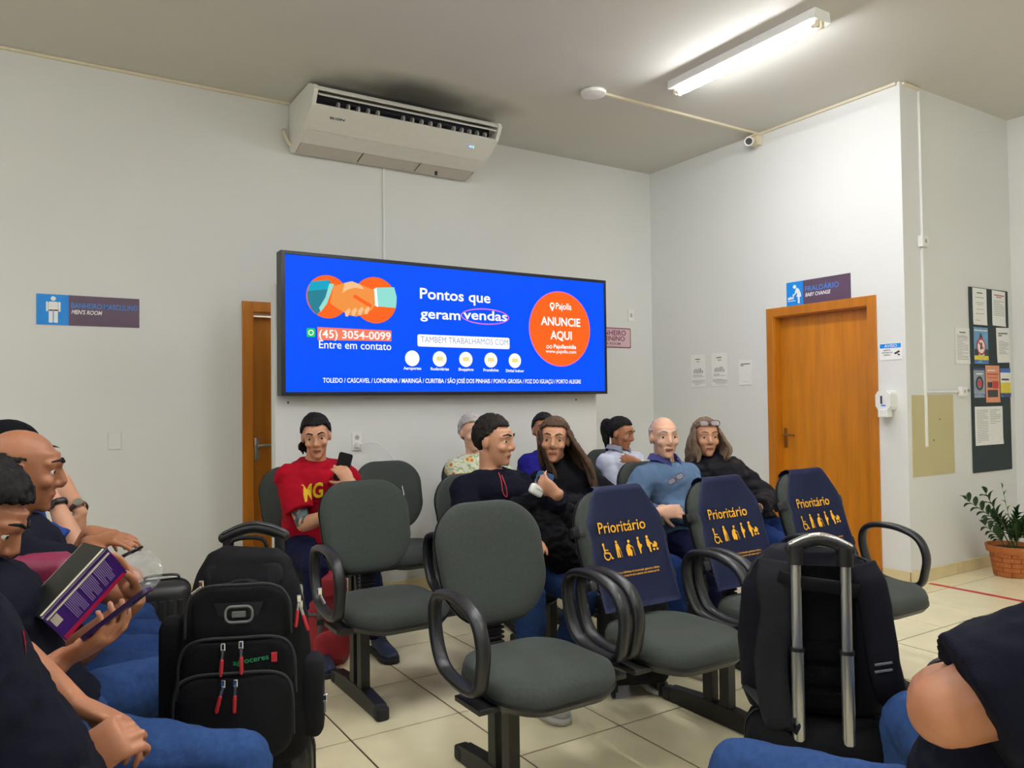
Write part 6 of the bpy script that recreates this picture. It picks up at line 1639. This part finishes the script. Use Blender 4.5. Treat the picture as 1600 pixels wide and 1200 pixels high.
# --- red backpack at the red-shirted man's feet
RD = at_z(512, 1035, 0.0); RD = Vector((RD.x, RD.y, 0))
t = thing('hiking_backpack', 'red hiking backpack with grey straps standing by the red-shirted man\'s feet', 'backpack', RD, face_cam(RD, .2))
R_ = [(0, 0, 0, .085, .06), (.02, 0, 0, .115, .085), (.10, 0, 0, .125, .095), (.22, 0, 0, .12, .09), (.32, .0, 0, .105, .08), (.40, .005, 0, .09, .07), (.46, .01, .01, .06, .045), (.475, .01, .01, .03, .02)]
bm = bag_body(interp_rings(R_, 6), 2.4, 36); crumple(bm, .012, 11, 3.0); rb = obj('body', bm, 'bag_red', t, smooth=True)
for x in (-.055, .06):
    bm = NB(); pts = smooth_path([(x, -.075, .43), (x*1.1, -.108, .30), (x*1.1, -.112, .15), (x, -.10, .03)], 6); loft(bm, pts, [(.014, .004)]*len(pts), 8, up=(1, 0, 0)); obj('strap', bm, 'strap_grey', t, smooth=True)
bm = NB(); box(bm, (-.06, -.118, .25), (.042, .016, .03), .004); obj('buckle', bm, 'black_plastic', t)
bm = NB(); pts = [(.13*math.cos(a), .10*math.sin(a)-.0, .28) for a in [2*PI*k/24 for k in range(24)]]; loft(bm, pts, [(.010, .003)]*24, 6, up=(0, 0, 1), closed=True); obj('compression_strap', bm, 'strap_grey', t, smooth=True)
panel('front_pocket', -.085, .085, .04, .20, -.09, .035, .04, 'bag_red', t)
panel('lid', -.08, .09, .36, .46, -.055, .03, .03, 'bag_red', t)

# ------------------------------------------------------------------ hand-held things
mat('phone_black', (18, 18, 20), 0.25, var=0.05); mat('phone_purple', (38, 22, 70), 0.3, var=0.1); mat('phone_blue', (44, 84, 128), 0.4); mat('phone_glass', (40, 20, 60), 0.1)
def frame(c, ax, nrm):
    ax = Vector(ax).normalized(); n = Vector(nrm); n = (n-ax*n.dot(ax)).normalized(); b = ax.cross(n)
    return Matrix.Translation(c) @ Matrix((b, n, ax)).transposed().to_4x4()       # local z along ax, local y along nrm
def phone(label, c, ax, nrm, m, screen='phone_glass', w=.074, h=.152, th=.009):
    t = thing('smartphone', label, 'phone', group='hand-held phones'); t.matrix_world = frame(c, ax, nrm)
    bm = NB(); prism(bm, rrect(-w/2, -h/2, w/2, h/2, .011, 4), (0, -th/2, 0), (1, 0, 0), (0, 0, 1), (0, th, 0)); obj('case', bm, m, t)
    bm = NB(); prism(bm, rrect(-w/2+.003, -h/2+.003, w/2-.003, h/2-.003, .009, 4), (0, -th/2-.0008, 0), (1, 0, 0), (0, 0, 1), (0, .001, 0)); obj('screen', bm, screen, t)
    bm = NB(); prism(bm, rrect(-w/2+.006, h/2-.038, -w/2+.034, h/2-.008, .006, 4), (0, th/2, 0), (1, 0, 0), (0, 0, 1), (0, .0018, 0)); obj('camera_bump', bm, 'phone_black', t)
    return t
phone('black phone raised by the red-shirted man', PHONE_RED+UP*.035, UP*.95+CR*.25, -CF+UP*.1, 'phone_black')
phone('purple phone in the reading man\'s hand below the book', at_d(184, 958, 1.64), CR*.75+UP*.60+CF*.3, -(UP*.8-CR*.62-CF*.02), 'phone_purple')
phone('small blue phone in the navy-sweatered man\'s raised hand', at_d(851, 748, 3.66), UP*.3-CR*.9, -CF, 'phone_blue', w=.06, h=.08)
t = thing('earphone_case', 'small white case in the navy-sweatered man\'s raised hand', 'case', at_d(838, 766, 3.64))
bm = NB(); box(bm, (0, 0, 0), (.075, .03, .05), .012, R=Matrix.Rotation(.5, 3, 'Y'), seg=3); bx_ = obj('case_body', bm, 'white_plastic', t, auto=.6)
bm = NB(); box(bm, (.012, -.016, .0), (.05, .002, .004), .0005, R=Matrix.Rotation(.5, 3, 'Y'), seg=1); obj('lid_seam', bm, 'grey_plastic', bx_)
# open book, spine toward the camera
mat('book_purple', (66, 26, 118), 0.35, var=0.18, scale=6); mat('book_red', (190, 24, 70), 0.35); mat('book_black', (30, 32, 30), 0.35, var=0.5, scale=14); mat('page', (214, 206, 180), 0.8); mat('book_text', (170, 150, 210), 0.5)
S0, S1 = at_d(66, 967, 1.76), at_d(168, 857, 1.88)
ax = (S1-S0).normalized(); Lb = (S1-S0).length
t = thing('book', 'open purple and black book held by the reading man', 'book', (S0+S1)/2)
o0 = (S0+S1)/2
def board(e, m, name, th=.003):
    e = Vector(e).normalized(); e = (e-ax*e.dot(ax)).normalized(); n = ax.cross(e).normalized(); n = n if n.dot(CF) < 0 else -n
    bm = NB(); prism(bm, [(-Lb/2, 0), (Lb/2, 0), (Lb/2, .115), (-Lb/2, .115)], (0, 0, 0), ax, e, -n*th); return obj(name, bm, m, t), e, n
eP = (at_d(100, 987, 1.83)-S0); eB = (at_d(43, 949, 1.82)-S0)
pc, e1, n1 = board(eP, 'book_purple', 'back_cover'); bc, e2, n2 = board(eB, 'book_black', 'front_cover')
for e, n in ((e1, n1), (e2, n2)):
    bm = NB(); prism(bm, [(-Lb/2+.004, .004), (Lb/2-.004, .004), (Lb/2-.004, .11 if e is e1 else .124), (-Lb/2+.004, .11 if e is e1 else .124)], -n*.0035, ax, e, -n*.012); obj('page_block', bm, 'page', t)
bm = NB()
for k in range(30):
    if k in (9, 10, 20): continue
    a = -Lb*.24+Lb*.62*k/29; q = -ax*0+Vector((0, 0, 0)); L0, L1 = .02, .09-(.025 if k % 5 == 4 else 0)
    prism(bm, [(a, L0), (a+.0017, L0), (a+.0017, L1), (a, L1)], n1*.0002, ax, e1, n1*.0006)
tx_ = obj('print', bm, 'book_text', pc); tx_['kind'] = 'stuff'
bm = NB(); prism(bm, [(-Lb*.46, .022), (-Lb*.36, .022), (-Lb*.36, .055), (-Lb*.46, .055)], n1*.0002, ax, e1, n1*.0008); obj('barcode_label', bm, 'page', pc)
bm = NB(); prism(bm, [(-Lb*.48, .098), (Lb*.46, .103), (Lb*.48, .114), (-Lb*.48, .114)], n1*.0002, ax, e1, n1*.0008); obj('red_band', bm, 'book_red', pc)
# maroon bag and clear plastic bag on laps, jacket over the woman's arms
P0 = at_d(40, 915, 2.12)
t = thing('shoulder_bag', 'maroon zipped bag on the lap behind the book', 'bag', P0-UP*.10, -.55)
bm = NB(); box(bm, (0, 0, .09), (.28, .11, .19), .045, seg=4); bmesh.ops.subdivide_edges(bm, edges=bm.edges[:], cuts=1); crumple(bm, .008, 12, 1.0); bb = obj('body', bm, 'bag_maroon', t, smooth=True)
for z, w in ((.12, .23), (.08, .24)):
    bm = NB(); pts = smooth_path([(-w/2, -.05, z-.02), (-.05, -.064, z+.004), (.05, -.064, z+.004), (w/2, -.05, z-.01)], 5); loft(bm, pts, [(.006, .004)]*len(pts), 6, up=(0, 1, 0)); obj('zip_flap', bm, 'bag_maroon', t, smooth=True)
pl = bpy.data.materials.new('clear_plastic'); MATS['clear_plastic'] = pl; pl.use_nodes = True; b = pl.node_tree.nodes['Principled BSDF']
nz = pl.node_tree.nodes.new('ShaderNodeTexNoise'); nz.inputs['Scale'].default_value = 30
rp = pl.node_tree.nodes.new('ShaderNodeMapRange'); rp.inputs['To Min'].default_value = .02; rp.inputs['To Max'].default_value = .26
pl.node_tree.links.new(nz.outputs['Fac'], rp.inputs['Value']); pl.node_tree.links.new(rp.outputs[0], b.inputs['Alpha'])
b.inputs['Base Color'].default_value = (.85, .87, .9, 1); b.inputs['Roughness'].default_value = .08; b.inputs['Specular IOR Level'].default_value = .9
P0 = at_d(214, 897, 2.35)
bm = NB(); r_ = bmesh.ops.create_icosphere(bm, subdivisions=4, radius=1.0)
for v in bm.verts:
    d_ = v.co.normalized(); k = 1+.22*noise.noise(d_*2.2)+.16*(1-2*abs(noise.noise(d_*3.7+Vector((4, 0, 0)))))
    v.co = CR*d_.x*.062*k+CF*d_.y*.05*k+UP*(d_.z*.062*k)
o = obj('plastic_bag', bm, 'clear_plastic', None, smooth=False, loc=P0); tag(o, 'crumpled clear plastic bag beside the purple book', 'bag')
P0 = at_d(206, 862, 2.34)
t = thing('pen', 'black pen sticking out above the plastic bag', 'pen', P0)
bm = NB(); loft(bm, [-CR*.05-UP*.025, CR*.018+UP*.008], .0055, 10, round_cap=True); pb_ = obj('barrel', bm, 'phone_black', t, smooth=True)
bm = NB(); loft(bm, [CR*.018+UP*.009, CR*.03+UP*.014], .0045, 10, round_cap=True); obj('cap', bm, 'phone_black', pb_, smooth=True)
c = at_d(868, 806, 3.74)
bm = NB(); pts = [at_d(812, 798, 3.76), at_d(842, 800, 3.76), at_d(870, 815, 3.76), at_d(896, 806, 3.86), at_d(915, 796, 3.98)]
pts = smooth_path(pts, 5); n = len(pts); loft(bm, pts, [(.055+.03*math.sin(PI*k/(n-1)), .075+.05*math.sin(PI*k/(n-1))) for k in range(n)], 24, up=tuple(CF), round_cap=True)
pts = smooth_path([at_d(850, 815, 3.68), at_d(866, 850, 3.66), at_d(885, 880, 3.72)], 4); loft(bm, pts, [(.05, .08)]*len(pts), 20, up=tuple(CF), round_cap=True)
me = remesh(bm, .008, 4); wrinkle(me, .010, 22, 2.0); me.materials.append(MATS['sweater_black']); me.shade_smooth(); me.name = 'folded_jacket'
o = bpy.data.objects.new('folded_jacket', me); COL.objects.link(o); tag(o, 'black folded jacket on the lap of the long-haired woman', 'jacket')

# ------------------------------------------------------------------ worn things
def band(P, side, m, dial, label, f=.93, w=.011, kind='wrist_watch', r=(.034, .028)):
    S, el, W = P['arms'][side]; a = (W-el).normalized(); c = el.lerp(W, f)
    u = a.cross(UP); u = u.normalized() if u.length > .1 else a.orthogonal().normalized(); v = a.cross(u)
    bm = NB(); ring = [c+u*math.cos(q)*r[0]+v*math.sin(q)*r[0] for q in [2*PI*k/28 for k in range(28)]]
    loft(bm, ring, [(w, .004)]*28, 6, up=tuple(a), closed=True)
    for vv in bm.verts: vv.co = P['inv'] @ vv.co
    o = obj(kind, bm, m, P['root'], smooth=True); o['label'] = label
    dd = Vector(dial); dd = (dd-a*dd.dot(a)).normalized(); p = c+dd*(r[0]+.003)
    bm = NB(); loft(bm, [p-dd*.004, p+dd*.006], .019, 20)
    for vv in bm.verts: vv.co = P['inv'] @ vv.co
    obj('dial', bm, 'steel' if 'brown' in label else 'phone_black', o, auto=.6)
mat('strap_brown', (96, 62, 36), .6)
band(blue, 'R', 'phone_black', -CF, 'black watch band', .90)
band(vest, 'R', 'strap_brown', -CF+CR, 'brown watch band', .92)
band(right, 'L', 'rubber', UP, 'black sports watch', .90, .014, r=(.040, .034))
# cap on the person behind the balding man
H = blue['H']; bm = NB()
hair_shell(bm, H, 1.0, .016, [(-.14, .0), (-.05, .0), (.02, .035), (.14, .06)], .004, None, .001)
for v in bm.verts: v.co = blue['inv'] @ v.co
cp = obj('cap', bm, 'tee_dark', blue['root'], smooth=True)
bm = NB(); pts = [(-.07, .075, .058), (-.04, .13, .05), (0, .155, .046), (.04, .13, .05), (.07, .075, .058), (.04, .07, .062), (0, .075, .066), (-.04, .07, .062)]
A_ = [bm.verts.new(H @ Vector(p)) for p in pts]; bm.faces.new(A_); bmesh.ops.solidify(bm, geom=bm.faces[:], thickness=.004)
for v in bm.verts: v.co = blue['inv'] @ v.co
obj('cap_peak', bm, 'tee_dark', cp)
def glasses(label, M_, folded=False):
    t = thing('eyeglasses', label, 'glasses'); t.matrix_world = M_
    for sx in (-1, 1):
        bm = NB(); pts = [(sx*.034+x, 0, z) for x, z in rrect(-.027, -.018, .027, .018, .014, 5)]; loft(bm, pts, .0028, 6, up=(0, 1, 0), closed=True); fr_ = obj('rim', bm, 'glass_rim', t, smooth=True)
        bm = NB(); prism(bm, [(sx*.034+x, z) for x, z in rrect(-.026, -.017, .026, .017, .013, 5)], (0, -.0008, 0), (1, 0, 0), (0, 0, 1), (0, .0016, 0)); obj('lens', bm, 'lens_glass', fr_)
        bm = NB(); pts = smooth_path([(sx*.062, 0, .008), (sx*.07, -.02, .008), (sx*.074, -.09, .004), (sx*.072, -.13, -.02)] if not folded else [(sx*.062, 0, .008), (sx*.05, -.006, .006), (-sx*.03, -.008, .0)], 4); loft(bm, pts, .0022, 6); obj('temple', bm, 'glass_rim', t, smooth=True)
    bm = NB(); loft(bm, [(-.008, .001, .006), (0, .003, .009), (.008, .001, .006)], .0025, 6); obj('bridge', bm, 'glass_rim', t, smooth=True)
mat('glass_rim', (96, 50, 50), .35); mat('lens_glass', (200, 196, 200), .05, alpha=.35, spec=.8)
glasses('glasses pushed up on the puffer-jacketed woman\'s head', puff['H'] @ Matrix.Translation((0, .084, .096)) @ Matrix.Rotation(.45, 4, 'X'))
c = at_d(1056, 748, 4.22)
glasses('folded glasses hanging from the denim shirt\'s neckline', frame(c, CR*.5-UP*.85, -CF) @ Matrix.Scale(.75, 4), True)
# cord round the navy man's neck
bm = NB(); N = navy['N']; pts = smooth_path([at_d(779, 738, 3.74), at_d(783, 750, 3.71), at_d(786, 770, 3.69), at_d(792, 776, 3.69), at_d(791, 762, 3.70), at_d(784, 742, 3.73)], 5); loft(bm, pts, .002, 6)
for v in bm.verts: v.co = navy['inv'] @ v.co
o = obj('neck_cord', bm, 'pull_red', navy['root'], smooth=True)
bpy.data.scenes.remove(WORK)
